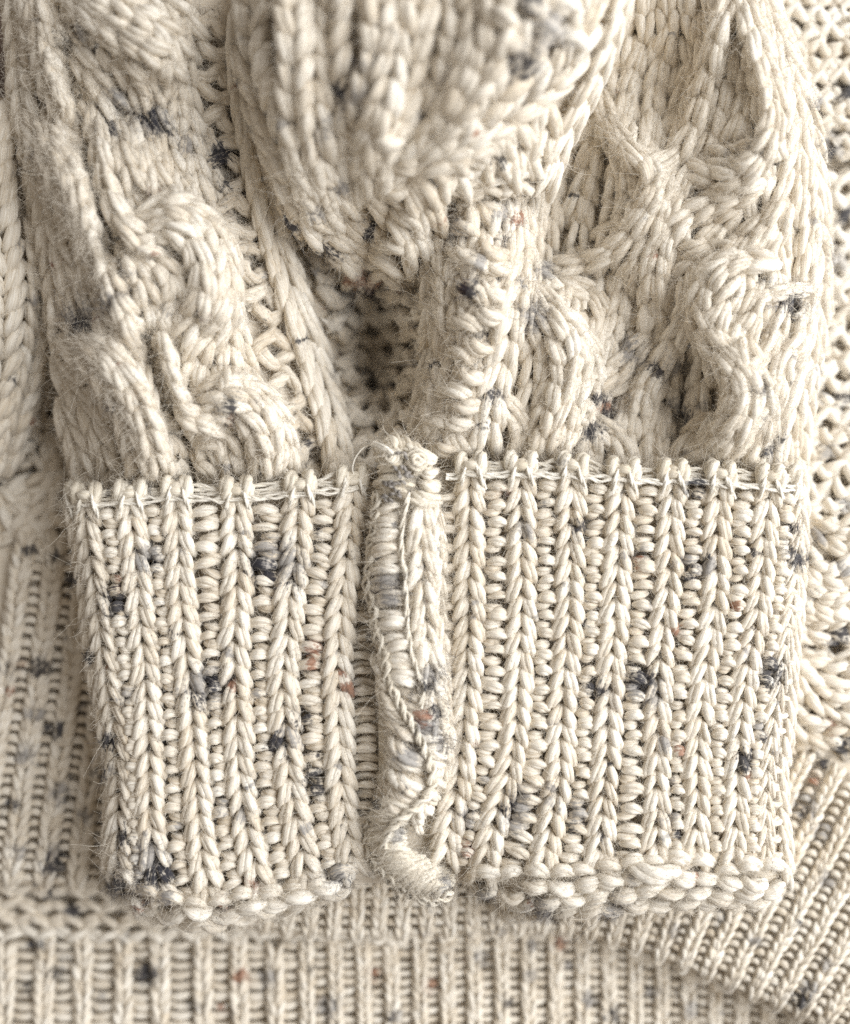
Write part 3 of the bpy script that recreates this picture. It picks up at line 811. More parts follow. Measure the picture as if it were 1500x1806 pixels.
strands("knit_column", [
    ([(768, 350), (764, 460), (768, 560), (758, 660), (742, 760)], 20, 46, 14, 0.8),
    ([(800, 300), (830, 345), (850, 400)], 24, 44, 14, 1.0),
    ([(860, 310), (880, 350), (890, 400)], 24, 44, 14, 1.0),
    ([(915, 360), (918, 450), (905, 540), (888, 620), (868, 700), (856, 790)], 24, 46, 15, 0.8),
    ([(950, 350), (942, 430), (934, 520), (926, 590)], 15, 46, 10, 1.6),
], sleeve, Z_sleeve, "sleeve", dens=8)

ridge_fill = []
for u in np.linspace(0.0, 1, 5):
    ridge_fill.append((between([(776, 330), (772, 480), (776, 620), (752, 790)], [(925, 320), (920, 450), (896, 620), (850, 790)], u), 20, 44, 13, -0.7))
strands("knit_column", ridge_fill, sleeve, Z_sleeve, "sleeve", K=3, dens=8)

# right half: puckered cables
under = []
for k_, u in enumerate(np.linspace(0, 1, 9)):
    A_ = [(1050, -20), (1020, 150), (985, 300), (960, 430), (945, 560), (935, 700), (900, 860)]
    B_ = [(1340, -20), (1385, 130), (1420, 300), (1428, 450), (1425, 600), (1410, 740), (1400, 860)]
    under.append((between(A_, B_, u), 22, 46, 13, -0.5))
strands("knit_column", under, sleeve, Z_sleeve, "sleeve", K=2, dens=4)
right_cables = [
    ([(1332, 560), (1312, 602), (1330, 650), (1350, 702), (1338, 760), (1300, 815)], 22, 44, 13, 1.2),
    ([(1300, 440), (1250, 450), (1206, 486), (1190, 540)], 21, 44, 13, 1.0),
    ([(1330, 260), (1290, 280), (1250, 276)], 20, 44, 13, 0.8),
    ([(1180, 300), (1164, 360), (1140, 420)], 19, 44, 13, 0.8),
    ([(1030, 590), (1046, 650), (1030, 730), (1010, 800)], 20, 44, 13, 1.0),
    ([(1060, 170), (1078, 222), (1112, 262), (1146, 292), (1154, 337), (1126, 388), (1088, 436), (1040, 462), (985, 474)], 16, 46, 12.0, 0.98),
    ([(1068, 215), (1092, 270), (1110, 325), (1098, 390), (1060, 425)], 17, 46, 12.0, 0.65),
    ([(1293, -20), (1262, 73), (1243, 147), (1221, 220), (1192, 272), (1152, 296)], 17, 48, 12.0, 0.98),
    ([(1302, -30), (1338, 80), (1362, 175), (1360, 238), (1317, 305), (1262, 318), (1212, 302)], 21, 46, 12.9, 1.10),
    ([(1340, -10), (1384, 110), (1404, 220), (1396, 320), (1368, 400), (1340, 450)], 23, 46, 13.8, 0.78),
    ([(1375, 60), (1422, 200), (1440, 330), (1446, 440), (1446, 540)], 19, 46, 12.0, 0.39),
    ([(1216, 300), (1186, 352), (1156, 403), (1130, 450), (1100, 500)], 16, 46, 12.0, 0.78),
    ([(1338, 330), (1300, 345), (1243, 362), (1192, 396), (1162, 440), (1150, 520), (1152, 580)], 21, 46, 12.9, 0.78),
    ([(1300, 370), (1260, 410), (1236, 440), (1210, 450)], 19, 46, 12.9, 0.52),
    ([(1340, 390), (1310, 430), (1290, 455)], 19, 44, 12.9, 0.52),
    ([(1130, 90), (1110, 150), (1096, 210)], 15, 46, 11.2, 0.26),
    ([(1180, 60), (1160, 140), (1150, 210), (1146, 250)], 17, 46, 12.0, 0.26),
    ([(1222, 110), (1200, 180), (1180, 245)], 15, 46, 11.2, 0.26),
    ([(1290, 90), (1272, 170), (1250, 250), (1236, 285)], 18, 46, 12.0, 0.39),
    ([(1320, 120), (1312, 190), (1290, 255)], 16, 46, 11.2, 0.26),
    ([(1050, 270), (1030, 330), (1012, 380)], 19, 46, 12.9, 0.13),
    ([(945, 510), (982, 550), (1018, 595), (1024, 650), (1004, 726), (986, 790), (976, 850)], 21, 46, 12.9, 0.98),
    ([(938, 560), (966, 610), (974, 670), (956, 740), (930, 800)], 21, 46, 12.9, 0.59),
    ([(950, 470), (1000, 500), (1046, 520), (1070, 560)], 17, 46, 12.0, 0.39),
    ([(1108, 470), (1092, 540), (1075, 600), (1066, 650)], 19, 46, 12.9, 0.39),
    ([(1234, 470), (1230, 520), (1208, 567), (1184, 611), (1160, 650), (1136, 690), (1126, 740)], 19, 46, 12.9, 0.65),
    ([(1180, 470), (1172, 530), (1150, 590), (1120, 620)], 19, 46, 12.9, 0.45),
    ([(1364, 464), (1318, 458), (1276, 470), (1243, 503), (1228, 545), (1243, 590), (1280, 628), (1315, 669), (1320, 712), (1300, 756), (1262, 800), (1220, 830)], 21, 44, 12.9, 1.17),
    ([(1300, 505), (1268, 555), (1254, 600), (1282, 648), (1300, 700), (1276, 756), (1238, 805)], 21, 44, 12.9, 0.91),
    ([(1340, 515), (1318, 560), (1300, 610)], 19, 44, 12.9, 0.52),
    ([(1436, 510), (1375, 516), (1318, 528)], 11, 44, 9, 0.78),
    ([(1384, 545), (1372, 585), (1352, 628), (1318, 660)], 14, 44, 10.3, 1.04),
    ([(1424, 545), (1412, 603), (1382, 640), (1372, 695), (1346, 735), (1318, 790)], 18, 44, 12.0, 0.72),
    ([(1446, 420), (1444, 520), (1430, 622), (1404, 713), (1388, 790), (1384, 870)], 20, 44, 12.9, 0.65),
    ([(1360, 720), (1340, 780), (1328, 850)], 17, 44, 12.0, 0.39),
    ([(1144, 592), (1090, 650), (1042, 682)], 19, 44, 12.9, 0.59),
    ([(1170, 640), (1130, 672), (1095, 700)], 17, 44, 12.0, 0.52),
    ([(1010, 710), (1058, 752), (1100, 792), (1110, 860)], 19, 44, 12.9, 0.45),
    ([(1066, 700), (1046, 760), (1040, 850)], 17, 44, 12.0, 0.33),
    ([(1160, 720), (1150, 790), (1160, 860)], 19, 44, 12.9, 0.26),
    ([(1250, 740), (1210, 790), (1196, 850)], 19, 44, 12.9, 0.45),
    ([(880, 700), (920, 760), (900, 850)], 19, 44, 12.9, 0.26),
    ([(930, 770), (950, 820), (950, 870)], 19, 44, 12.9, 0.39),
    ([(800, 770), (824, 810), (830, 860)], 21, 44, 12.9, 0.20),
]
strands("cable_strand", right_cables, sleeve, Z_sleeve, "sleeve", K=3, dens=FD)
b = Bag()
rungs = [(1338, 690, 1362, 676, -3), (1316, 700, 1350, 694, 3), (1300, 760, 1340, 748, 3), (1294, 800, 1326, 792, 3), (1395, 560, 1420, 552, 3)]
arcs(b, rungs, Z_sleeve, 8, lift=0.6, K=2, fuzz="sleeve", dens=4)
b.build("cable_rung", M_YARN, sleeve, kind="stuff")
build_fuzz("sleeve", sleeve)

# ------------------------------------------------------------------ the bend of the sleeve that rises towards the lens
fold_poly = [(412, -50), (412, 120), (432, 230), (468, 330), (505, 400), (560, 455), (630, 515), (700, 545), (745, 520), (780, 450), (790, 370), (840, 330), (930, 345), (965, 330), (1000, 240), (1050, 140), (1085, 50), (1115, -50)]
fold = sheet(fold_poly, Z_fold, 1.6, step=9, skirt=18).build("sleeve_fold", M_CLOTH, sweater)
fc = []
Af = [(432, -40), (436, 110), (456, 220), (490, 320), (530, 400)]
Bf = [(1060, -40), (1020, 90), (960, 160), (880, 220), (780, 280)]
for u in np.linspace(0.02, 0.98, 9):
    fc.append((between(Af, Bf, u) + np.interp(np.arange(14), np.linspace(0, 13, 5), rng.normal(0, 7, 5))[:, None] * np.array([1.0, 0.0]), 30, 47, 16.5, 1.2))
strands("knit_column", fc, fold, Z_fold, "fold", K=3, dens=9, flip=True, ln=1.6, jit=1.6)
lowf = []
for p in ([(520, 350), (560, 400), (606, 440), (650, 480)], [(560, 300), (610, 380), (660, 430), (710, 460)], [(660, 330), (700, 380), (730, 420), (745, 470)], [(730, 320), (752, 370), (764, 420)],
          [(780, 270), (800, 310), (806, 350)], [(850, 240), (870, 280), (880, 320)], [(900, 220), (920, 270), (930, 320)], [(960, 190), (960, 240), (950, 290)]):
    lowf.append((p, 27, 50, 17, 1.0))
strands("knit_column", lowf, fold, Z_fold, "fold", K=3, dens=8)
strands("edge_strand", [([(1108, -20), (1082, 60), (1048, 145), (1012, 215), (984, 275), (962, 335)], 15, 52, 12, 2.0)], fold, Z_fold, "fold", dens=4)
b = Bag()
arcs(b, [(860, 30, 910, 50, -12), (910, 14, 965, 30, -10), (940, 50, 985, 76, -14), (880, 70, 930, 74, 8), (970, 20, 1020, 24, -14), (985, 70, 1030, 90, -14), (660, 240, 712, 236, 14), (670, 330, 720, 318, 16), (690, 290, 740, 276, 12)], Z_fold, 18, lift=1.6, K=3, S=7, tint=0.5, fuzz="fold", dens=5)
b.build("bobble", M_YARN, fold, kind="stuff")
b = Bag()
purl_ground(b, [(500, 350), (560, 440), (620, 500)], [(560, 340), (640, 420), (720, 510)], 5, 46, Z_fold, 14, K=2, lift=0.5, fuzz="fold", dens=6)
purl_ground(b, [(790, 285), (790, 350)], [(960, 250), (940, 340)], 4, 50, Z_fold, 14, K=2, lift=0.5, fuzz="fold", dens=6)
b.build("purl_ground", M_YARN, fold, kind="stuff")
build_fuzz("fold", fold)

# ------------------------------------------------------------------ turned-up cuff
cl = [(float(CL(y)), y) for y in (862, 900, 960, 1060, 1160, 1240, 1340, 1400, 1440, 1480, 1520)]
cr = [(float(CR(y)), y) for y in (1560, 1520, 1480, 1440, 1340, 1240, 1160, 1060, 960, 900, 845)]
cuff_poly = cl + [(200, 1555), (240, 1590), (300, 1610), (340, 1618), (400, 1614), (450, 1606), (520, 1590), (600, 1570), (640, 1558), (780, 1560), (830, 1560), (880, 1588), (950, 1604), (1060, 1610), (1160, 1606), (1250, 1600), (1330, 1590), (1385, 1572)] + cr + [(1260, 838), (1090, 832), (1000, 824), (850, 822), (790, 826), (640, 846), (515, 860), (400, 866), (300, 864), (240, 868), (180, 876)]
cuff = sheet(cuff_poly, Z_cuff, 1.5, step=7, skirt=15).build("cuff", M_CLOTH, sweater)

TOPL = ([115, 180, 240, 300, 400, 515, 613, 640], [890, 889, 882, 877, 880, 872, 860, 856])
TOPR = ([790, 850, 1000, 1090, 1180, 1260, 1350, 1415], [838, 835, 836, 845, 848, 851, 856, 860])
ytop = lambda x: float(np.interp(x, TOPL[0] + TOPR[0], TOPL[1] + TOPR[1]))

ribs_left = [
    ([(153, 890), (160, 960), (172, 1040), (182, 1130), (198, 1240), (210, 1340), (212, 1440), (212, 1520), (226, 1570)], 23),
    ([(230, 882), (240, 980), (248, 1070), (258, 1170), (262, 1250), (265, 1350), (268, 1450), (280, 1540), (294, 1590)], 26),
    ([(312, 877), (318, 980), (322, 1060), (330, 1150), (340, 1250), (346, 1350), (352, 1440), (362, 1530), (376, 1596)], 27),
    ([(418, 880), (420, 980), (419, 1060), (416, 1150), (420, 1250), (424, 1350), (434, 1440), (452, 1530), (468, 1590)], 27),
    ([(531, 870), (525, 930), (523, 980), (513, 1040), (508, 1120), (501, 1180), (503, 1260), (510, 1350), (520, 1420), (536, 1510), (552, 1570)], 27),
    ([(622, 862), (614, 960), (605, 1045), (599, 1113), (597, 1190), (600, 1300), (604, 1400), (618, 1490), (634, 1545)], 27),
]
ribs_right = [
    ([(832, 838), (829, 900), (829, 1080), (823, 1245), (812, 1357), (796, 1440), (783, 1525)], 26),
    ([(920, 834), (920, 900), (921, 1078), (912, 1245), (899, 1357), (874, 1440), (856, 1520), (848, 1555)], 26),
    ([(1010, 836), (1007, 900), (1004, 1078), (992, 1245), (988, 1357), (974, 1440), (958, 1530)], 26),
    ([(1100, 845), (1094, 900), (1085, 1078), (1074, 1245), (1068, 1357), (1060, 1468), (1055, 1535)], 26),
    ([(1188, 848), (1184, 900), (1179, 1023), (1166, 1134), (1160, 1245), (1159, 1385), (1160, 1525)], 25),
    ([(1272, 851), (1267, 900), (1260, 1078), (1242, 1190), (1231, 1301), (1230, 1400), (1226, 1530)], 25),
    ([(1360, 856), (1352, 900), (1336, 1078), (1316, 1190), (1303, 1310), (1299, 1413), (1294, 1530)], 24),
    ([(1414, 860), (1408, 960), (1400, 1040), (1387, 1120), (1376, 1200), (1365, 1253), (1357, 1333), (1352, 1390), (1350, 1530)], 15),
]
ROW = 32.0
for pts, w_ in ribs_left + ribs_right:
    b = Bag()
    chain(b, pts, w_, ROW, Z_cuff, w_ * 0.435, lift=0.75, K=3, S=7, M=10, tw=0.30, fuzz="cuff", dens=6.5, flen=0.85, tint=0.55, b0=0.09, b1=0.88, ln=1.42, wide=(1.0, 1.12))
    b.build("knit_rib", M_YARN, cuff)
# single strands along the two silhouette edges
for pts in ([(120, 892), (136, 960), (148, 1060), (160, 1160), (176, 1245), (192, 1340), (194, 1440), (190, 1520), (204, 1566)],
            [(1417, 868), (1414, 960), (1409, 1050), (1401, 1150), (1394, 1253), (1384, 1333), (1380, 1400), (1388, 1500), (1388, 1560)]):
    b = Bag()
    chain(b, pts, 12, ROW, Z_cuff, 10.5, lift=0.6, K=3, S=7, M=10, tw=0.30, fuzz="cuff", dens=3, b0=-0.5, b1=0.6, sides=(1,) if pts[0][0] < 500 else (-1,))
    b.build("edge_strand", M_YARN, cuff)

for grp in (ribs_left, ribs_right):
    edges_ = grp if grp is ribs_left else grp
    for (a, wa), (c, wc) in zip(edges_[:-1], edges_[1:]):
        A, B_ = Path(a), Path(c)
        k = np.linspace(0.012, 0.97, 14)
        pa = A.at(k * A.L)[0][:, :2]; pc = B_.at(k * B_.L)[0][:, :2]
        gap = np.hypot(*(pc - pa).T) - wa - wc
        mid = pa + (pc - pa) * ((wa + gap / 2) / (wa + wc + gap))[:, None]
        hw = np.clip(gap / 2 + 3, 7, 30)
        b = Bag()
        q = np.column_stack([mid, hw])
        sd = -1.0 if grp is ribs_left else 1.0
        q[:, 2] = np.clip(hw * 0.78, 7, 24)
        bumps(b, q, 16, ROW, Z_cuff, 10.3, bow=-0.10, K=3, S=6, M=9, lift=1.1, deep=0.75, tint=0.6, side=-0.22 * sd, tilt=-0.06 * sd, ends=0.5, fuzz="cuff", dens=6, flen=0.85)
        q2 = q.copy(); q2[:, 2] = np.clip(hw * 0.66, 7, 22)
        bumps(b, q2, 16, ROW, Z_cuff, 10.0, bow=0.10, K=3, S=6, M=8, lift=0.75, off=0.86, tint=0.45, side=0.42 * sd, tilt=0.12 * sd, ends=0.5, fuzz="cuff", dens=5, flen=0.85)
        b.build("purl_gutter", M_YARN, cuff)
# last gutters against the seam, on both sides
for pts in ([(652, 880), (648, 1000), (640, 1100), (640, 1200), (646, 1300), (646, 1400), (640, 1500)], [(794, 860), (792, 1000), (792, 1150), (790, 1250), (786, 1350)]):
    b = Bag()
    bumps(b, pts, 18, ROW, Z_cuff, 9.0, bow=-0.1, K=3, S=6, M=8, lift=0.7, fuzz="cuff", dens=3)
    bumps(b, pts, 20, ROW, Z_cuff, 8.5, bow=-0.1, K=2, M=7, lift=-0.2, off=1.0, fuzz="cuff", dens=2)
    b.build("purl_gutter", M_YARN, cuff)
b = Bag()
for pts in ([(140, 905), (152, 1000), (166, 1120), (184, 1250), (200, 1360), (202, 1520)], [(1388, 880), (1374, 1000), (1352, 1150), (1336, 1260), (1328, 1400), (1326, 1520)], [(1408, 960), (1396, 1120), (1378, 1260), (1366, 1400), (1368, 1520)]):
    bumps(b, pts, 12, ROW, Z_cuff, 8.0, K=2, M=7, lift=0.0, fuzz="cuff", dens=3)
b.build("purl_gutter", M_YARN, cuff, kind="stuff")

# bound-off top edge: a bobble over every wale, threads running between them
strand_x = []
for grp in (ribs_left, ribs_right):
    xs_ = []
    for pts, w_ in grp:
        x = pts[0][0]
        xs_ += [(x - w_ * 0.55, 0), (x + w_ * 0.55, 1)]
    strand_x.append(xs_)
strand_x[0] = [(122, 1)] + strand_x[0]
strand_x[1] = strand_x[1][:-1]


def Z_top(x, y):
    return Z_cuff(x, np.maximum(y, 870))


for xs_ in strand_x:
    for i, (x, rt) in enumerate(xs_):
        y = ytop(x)
        b = Bag()
        t = np.linspace(0, 1, 11)
        lean = rng.normal(0, 2)
        px_ = x + lean * t + (2.5 if rt else -2.5) * np.sin(t * 3.1)
        py_ = y + 20 - 52 * np.sin(t * math.pi * 0.55)
        pz_ = float(Z_cuff(x, y + 20)) + 1.1 + 0.9 * np.sin(math.pi * np.clip(t, 0, 0.9)) - 5.5 * np.clip(t - 0.62, 0, 1) ** 1.4 * 3
        tubes(b, np.stack([px_, py_, pz_], -1)[None], 13.5 * (0.7 + 0.3 * np.sin(math.pi * t))[None], K=3, S=6, tw=0.5, tint=0.5, fuzz="edge", dens=5)
        b.build("edge_bobble", M_BIND, cuff)
        if i + 1 < len(xs_) and not rt:
            b = Bag(); x2 = xs_[i + 1][0]
            arcs(b, [(x - 2, y - 12, x2 + 2, ytop(x2) - 12, -3)], Z_top, 13, lift=1.2, K=3, tint=0.3, fuzz="edge", dens=4)
            b.build("edge_bobble", M_BIND, cuff)
bt = Bag()
for xs_ in strand_x:
    for (x, rt), (x2, _) in zip(xs_[:-1], xs_[1:]):
        if rt:
            for k in range(4):
                y0 = ytop(x) - 20 + 6 * k + rng.normal(0, 1.2); y1 = ytop(x2) - 20 + 6 * k + rng.normal(0, 1.2)
                strand(bt, [(x - 3, y0, -0.6), (x + (x2 - x) * 0.3, y0 + rng.normal(0, 2.0), 0.1), (x + (x2 - x) * 0.7, y1 + rng.normal(0, 2.0), 0.1), (x2 + 3, y1, -0.6)], 4.0, Z_top, lift=0.9, K=2, S=5, tint=0.75, tw=1.2, fuzz="edge", dens=2)
bt.build("edge_thread", M_THREAD, cuff, label="pale loose strands lying between the wales of the top edge")
bt = Bag()
for xs_, (x0, x1) in zip(strand_x, ((118, 652), (786, 1416))):
    for dy, li in ((4, 2.1), (-1, 1.9)):
        q = []
        for j_, x in enumerate(np.arange(x0, x1 + 1, 16)):
            q.append((x, ytop(x) + dy + rng.normal(0, 2.0), rng.normal(0, 0.10)))
        strand(bt, q, 3.5, Z_top, lift=li + 0.45, K=2, S=5, tint=0.9, tw=1.4, fuzz="edge", dens=1.5)
bt.build("edge_thread", M_THREAD, cuff, label="thin white thread running along the top edge of the cuff")
for xs_ in strand_x:
    for x, rt in xs_:
        b = Bag(); y = ytop(x); d = 7 if rt else -5
        strand(b, [(x - d, y - 22, 0.2), (x - d * 0.4, y - 8, 0.7), (x + d * 0.1, y + 2, 0.8), (x + d * 0.7, y + 14, 0.3), (x + d * 1.4, y + 26, -0.9)], 4.2, Z_top, lift=2.2, K=2, S=5, tint=0.8, tw=1.2, fuzz="edge", dens=2)
        b.build("tie_thread", M_THREAD, cuff)

# lower fold of the cuff: plump loops lying along a rounded, matted edge
def edge_row(pts, step, r, lift, bow, tint, joined, sag=0.0):
    p = Path(pts)
    n = int(p.L / step)
    items = []
    for i in range(n):
        q0 = p.at((i - 0.05) * step)[0] + rng.normal(0, 4.0, 2); q1 = p.at((i + 1.05) * step)[0] + rng.normal(0, 4.0, 2) + np.array([0, sag])
        items.append((q0[0], q0[1], q1[0], q1[1], bow * rng.uniform(0.4, 1.5), r * rng.uniform(0.82, 1.2)))
    bags = [Bag()] if joined else [Bag() for _ in items]
    for i, it in enumerate(items):
        arcs(bags[0] if joined else bags[i], [it], Z_cuff, r, lift=lift + rng.normal(0, 0.15), K=3, S=7, M=11, tw=0.3, tint=tint, high=0.75, fuzz="cuff", dens=15, flen=1.1)
    for b in bags:
        b.build("edge_loop", M_YARN, cuff, kind="stuff" if joined else None)


row_l = [(196, 1556), (232, 1582), (280, 1600), (340, 1606), (400, 1602), (460, 1592), (520, 1578), (590, 1558), (636, 1546)]
edge_row(row_l, 47, 14.5, 2.6, 9, 0.85, False)
edge_row([(x + 8, y - 17) for x, y in row_l], 44, 12.5, 1.2, -5, 0.6, True)
edge_row([(x, y + 15) for x, y in row_l[1:]], 44, 13.5, 0.6, 7, 0.6, True)
row_r = [(842, 1556), (880, 1566), (940, 1562), (1010, 1556), (1080, 1548), (1140, 1542), (1210, 1544), (1280, 1548), (1340, 1550), (1388, 1548)]
edge_row(row_r, 43, 14, 1.3, 8, 0.7, False, sag=4)
edge_row([(x + 18, y + 26 - max(0, x - 1250) * 0.04) for x, y in row_r[1:-1]] + [(1390, 1566)], 44, 14, 1.3, 8, 0.75, False, sag=-4)
edge_row([(x, y - 20) for x, y in row_r], 42, 12.5, 1.2, -6, 0.75, True)
edge_row([(x + 4, y + 46 - max(0, x - 1200) * 0.10) for x, y in row_r[1:-1]] + [(1376, 1580)], 43, 14, 0.4, 7, 0.55, True)
b = Bag()
arcs(b, [(1108, 1524, 1200, 1532, 15, 17)], Z_cuff, 17, lift=2.6, K=3, S=7, M=12, tint=0.85, fuzz="cuff", dens=20)
b.build("edge_loop", M_YARN, cuff, label="plump white slub lying along the lower edge of the cuff")
build_fuzz("cuff", cuff)
build_fuzz("edge", cuff)

# ------------------------------------------------------------------ seam of the cuff: a gathered roll with chained threads
SEAM = Path([(712, 800, 50), (712, 860, 56), (712, 950, 60), (712, 1050, 62), (716, 1150, 60), (730, 1240, 60), (732, 1320, 58), (726, 1390, 54), (712, 1440, 52), (700, 1490, 46), (716, 1535, 44), (744, 1562, 38), (770, 1578, 30)])


def Z_seam(x, y):
    x = np.asarray(x, float); y = np.asarray(y, float)
    c = np.interp(y, SEAM.p[:, 1], SEAM.p[:, 0]); w_ = np.interp(y, SEAM.p[:, 1], SEAM.p[:, 2])
    d = np.clip(np.abs(x - c) / (w_ + 14), 0, 1)
    top_ = np.clip((y - 770) / 45.0, 0, 1)
    bot_ = np.clip((1605 - y) / 45.0, 0, 1)
    return Z_cuff(x, np.minimum(np.maximum(y, 870), 1520)) + 4.8 * np.sqrt(np.clip(1 - d ** 2, 0, 1)) * np.sqrt(top_) * np.sqrt(bot_) - 1.2 - 5 * (1 - bot_)


seam = sheet([(668, 796), (690, 780), (735, 782), (756, 804), (768, 860), (772, 1000), (776, 1200), (780, 1300), (770, 1380), (736, 1440), (716, 1490), (716, 1520), (690, 1530), (664, 1505), (654, 1480), (656, 1420), (668, 1300), (664, 1150), (650, 1040), (654, 900)], Z_seam, 0.8, step=6, skirt=26).build("cuff_seam", M_BIND, sweater)
thread_a = [(664, 868), (660, 934), (652, 962), (653, 989), (647, 1036), (659, 1072), (663, 1114), (678, 1150), (684, 1197), (700, 1230), (712, 1253), (736, 1291), (752, 1328), (763, 1365), (757, 1397), (735, 1424), (709, 1442), (684, 1470), (676, 1496)]
thread_b = [(722, 868), (711, 920), (708, 975), (714, 1003), (716, 1045), (722, 1128), (736, 1183), (748, 1210), (742, 1250)]
thread_c = [(645, 1440), (642, 1480), (648, 1505), (667, 1533), (693, 1557), (733, 1582), (770, 1590), (798, 1576)]


def chained(name, pts, r, amp, step, lift, label):
    b = Bag()
    p = Path(pts)
    n = int(p.L / step)
    for ph in (0, math.pi):
        s_ = np.linspace(0, p.L, n * 8)
        P, T = p.at(s_)
        nn = np.stack([-T[:, 1], T[:, 0]], -1)
        a = s_ / step * math.pi + ph
        xy = P + nn * (amp * np.sin(a))[:, None] + rng.normal(0, 0.25, P.shape)
        z = Z_seam(xy[:, 0], xy[:, 1]) + lift + 0.35 * np.cos(a)
        tubes(b, np.concatenate([xy, z[:, None]], 1)[None], np.full((1, len(s_)), r), K=2, S=5, tw=1.2, tint=0.6, fuzz="seam", dens=2.5)
    b.build(name, M_BIND, seam, label=label)


chained("chain_thread", thread_a, 5.0, 5.2, 25, 1.9, "chained cream thread winding down the left of the seam")
chained("chain_thread", thread_b, 3.2, 2.0, 40, 1.9, "thin straight thread down the middle of the seam")
chained("chain_thread", thread_c, 4.6, 4.8, 23, 1.3, "chained thread round the bottom of the seam")


def gather(A, B, n, r, bow, tint=0.6, mat=M_YARN, lift=0.4, jit=4.5, dens=3, name="gathered_loop"):
    """loops lying side by side across the roll, between two lines"""
    A, B = Path(A), Path(B)
    for i in range(n):
        u = (i + 0.5) / n
        a = A.at(u * A.L)[0][:2] + rng.normal(0, jit, 2); c = B.at(u * B.L)[0][:2] + rng.normal(0, jit, 2)
        b = Bag()
        arcs(b, [(a[0], a[1], c[0], c[1], bow * rng.uniform(0.6, 1.4), r * rng.uniform(0.75, 1.3))], Z_seam, r, lift=lift + rng.uniform(-0.3, 0.5), K=3, S=6, M=10, tw=0.5, tint=tint, high=0.5, fuzz="seam", dens=dens * 2, flen=0.9)
        b.build(name, mat, seam)


gather([(662, 900), (656, 960), (652, 1036), (664, 1110), (680, 1170), (690, 1215)], [(714, 888), (708, 950), (714, 1030), (722, 1110), (734, 1180), (740, 1212)], 21, 9.5, -5, tint=0.7, lift=0.9)
gather([(664, 1130), (668, 1180), (676, 1240), (690, 1290)], [(684, 1170), (700, 1225), (722, 1270), (740, 1305)], 10, 9, 8, tint=0.55, lift=0.9)
for pts_, w_ in (([(744, 900), (746, 1000), (750, 1090), (758, 1170), (770, 1240), (776, 1310)], 23), ([(772, 900), (776, 1000), (778, 1100), (782, 1200), (786, 1290), (782, 1380)], 14)):
    b = Bag()
    chain(b, pts_, w_, 33, Z_seam, 11 if w_ > 20 else 9.0, lift=0.45 if w_ > 20 else 0.1, K=3, S=6, M=10, tint=0.65, fuzz="seam", dens=12, jit=3.0)
    b.build("knit_rib", M_YARN, seam)
gather([(700, 1228), (730, 1270), (752, 1310), (764, 1350), (766, 1380)], [(776, 1225), (786, 1265), (786, 1310), (784, 1350), (776, 1392)], 10, 9, 6, tint=0.7, lift=0.8)
gather([(700, 1300), (676, 1310), (686, 1350), (690, 1384), (672, 1404)], [(742, 1318), (752, 1352), (754, 1384), (742, 1408), (722, 1428)], 7, 13, 13, tint=0.6, jit=5)
gather([(656, 1412), (648, 1440), (644, 1480), (656, 1515), (690, 1552), (728, 1578), (768, 1588)], [(730, 1428), (716, 1450), (716, 1474), (724, 1500), (752, 1514), (786, 1530), (806, 1552)], 30, 8, -6, tint=0.62, jit=2.0, mat=M_BIND)
gather([(764, 1392), (746, 1420), (728, 1446)], [(778, 1398), (764, 1428), (738, 1470)], 6, 9, 4, tint=0.6)

gather([(664, 900), (654, 980), (652, 1050), (668, 1150), (676, 1250), (676, 1340), (660, 1410)], [(774, 900), (776, 1000), (778, 1100), (786, 1220), (786, 1310), (772, 1390), (736, 1440)], 40, 11, 8, tint=0.4, lift=-0.7, jit=6, dens=4)

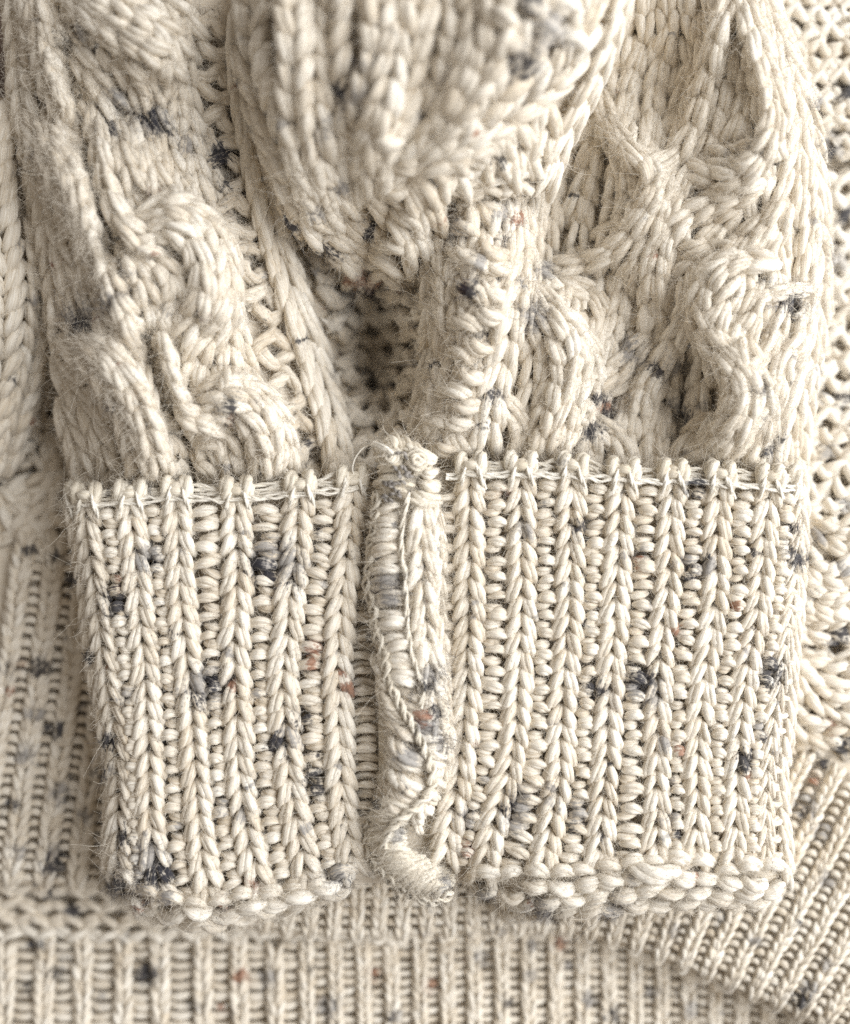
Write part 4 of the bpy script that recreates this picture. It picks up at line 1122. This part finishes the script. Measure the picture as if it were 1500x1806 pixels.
# knot at the top of the seam: two coils, grey darning thread, frayed end
for cx, cy, rr in ((688, 806, 22), (738, 812, 25)):
    b = Bag()
    a = np.linspace(0, 4.6 * math.pi, 60)
    rad = 5 + (rr - 5) * a / a[-1]
    x = cx + rad * np.cos(a); y = cy + 0.9 * rad * np.sin(a)
    z = Z_seam(x, y) + 2.2 - 1.9 * (rad / rr) ** 2
    tubes(b, np.stack([x, y, z], -1)[None], np.full((1, 60), 6.0), K=3, S=5, tw=0.9, tint=0.3, fuzz="seam", dens=3)
    b.build("knot_coil", M_BIND, seam)
gather([(664, 806), (668, 840), (662, 880)], [(700, 790), (720, 836), (716, 884)], 8, 8, -6, tint=0.3, mat=M_BIND)
gather([(712, 786), (740, 836), (722, 872), (722, 900)], [(762, 800), (776, 840), (778, 876), (776, 905)], 9, 9, 5, tint=0.6, mat=M_BIND)
gather([(672, 782), (700, 776), (730, 778)], [(688, 800), (714, 796), (750, 796)], 6, 8, -4, tint=0.3, mat=M_BIND)
b = Bag()
for (x, y), n_ in (((706, 830), 9), ((692, 852), 9), ((686, 872), 9), ((700, 800), 3)):
    for _ in range(n_):
        x0, y0 = x + rng.normal(0, 9), y + rng.normal(0, 6); a_ = rng.uniform(-0.2, 1.3); l_ = rng.uniform(7, 13)
        arcs(b, [(x0, y0, x0 + l_ * math.cos(a_), y0 + l_ * math.sin(a_), rng.uniform(-4, 4))], Z_seam, 3.0, lift=2.0, K=2, S=5, tw=1.5, tint=0.5, high=1.6)
b.build("grey_thread", M_GREYTH, seam, kind="stuff", label="grey darning thread tangled in the knot")
b = Bag()
strand(b, [(692, 800, 1.0), (682, 790, 2.4), (668, 785, 3.0), (658, 783, 3.2)], 4.6, Z_seam, lift=1.4, K=3, S=5, tint=1.0, fuzz="seam", dens=10)
strand(b, [(690, 798, 1.0), (676, 793, 2.4), (662, 787, 2.8)], 4.0, Z_seam, lift=1.2, K=2, S=5, tint=1.0)
strand(b, [(664, 784, 2.4), (644, 788, 3.4), (628, 806, 3.4), (622, 828, 2.8), (630, 846, 2.0), (642, 852, 1.2)], 1.3, Z_seam, lift=1.6, K=1, S=6, tint=0.7)
b.build("thread_end", M_THREAD, seam, label="frayed white thread end with one long curled fibre")
build_fuzz("seam", seam)

_tri = sum(len(o.data.polygons) * 2 for o in scene.objects if o.type == 'MESH')
print("triangles", _tri, "objects", len(scene.objects), "hairs", sum(len(o.data.curves) for o in scene.objects if o.type == 'CURVES'))
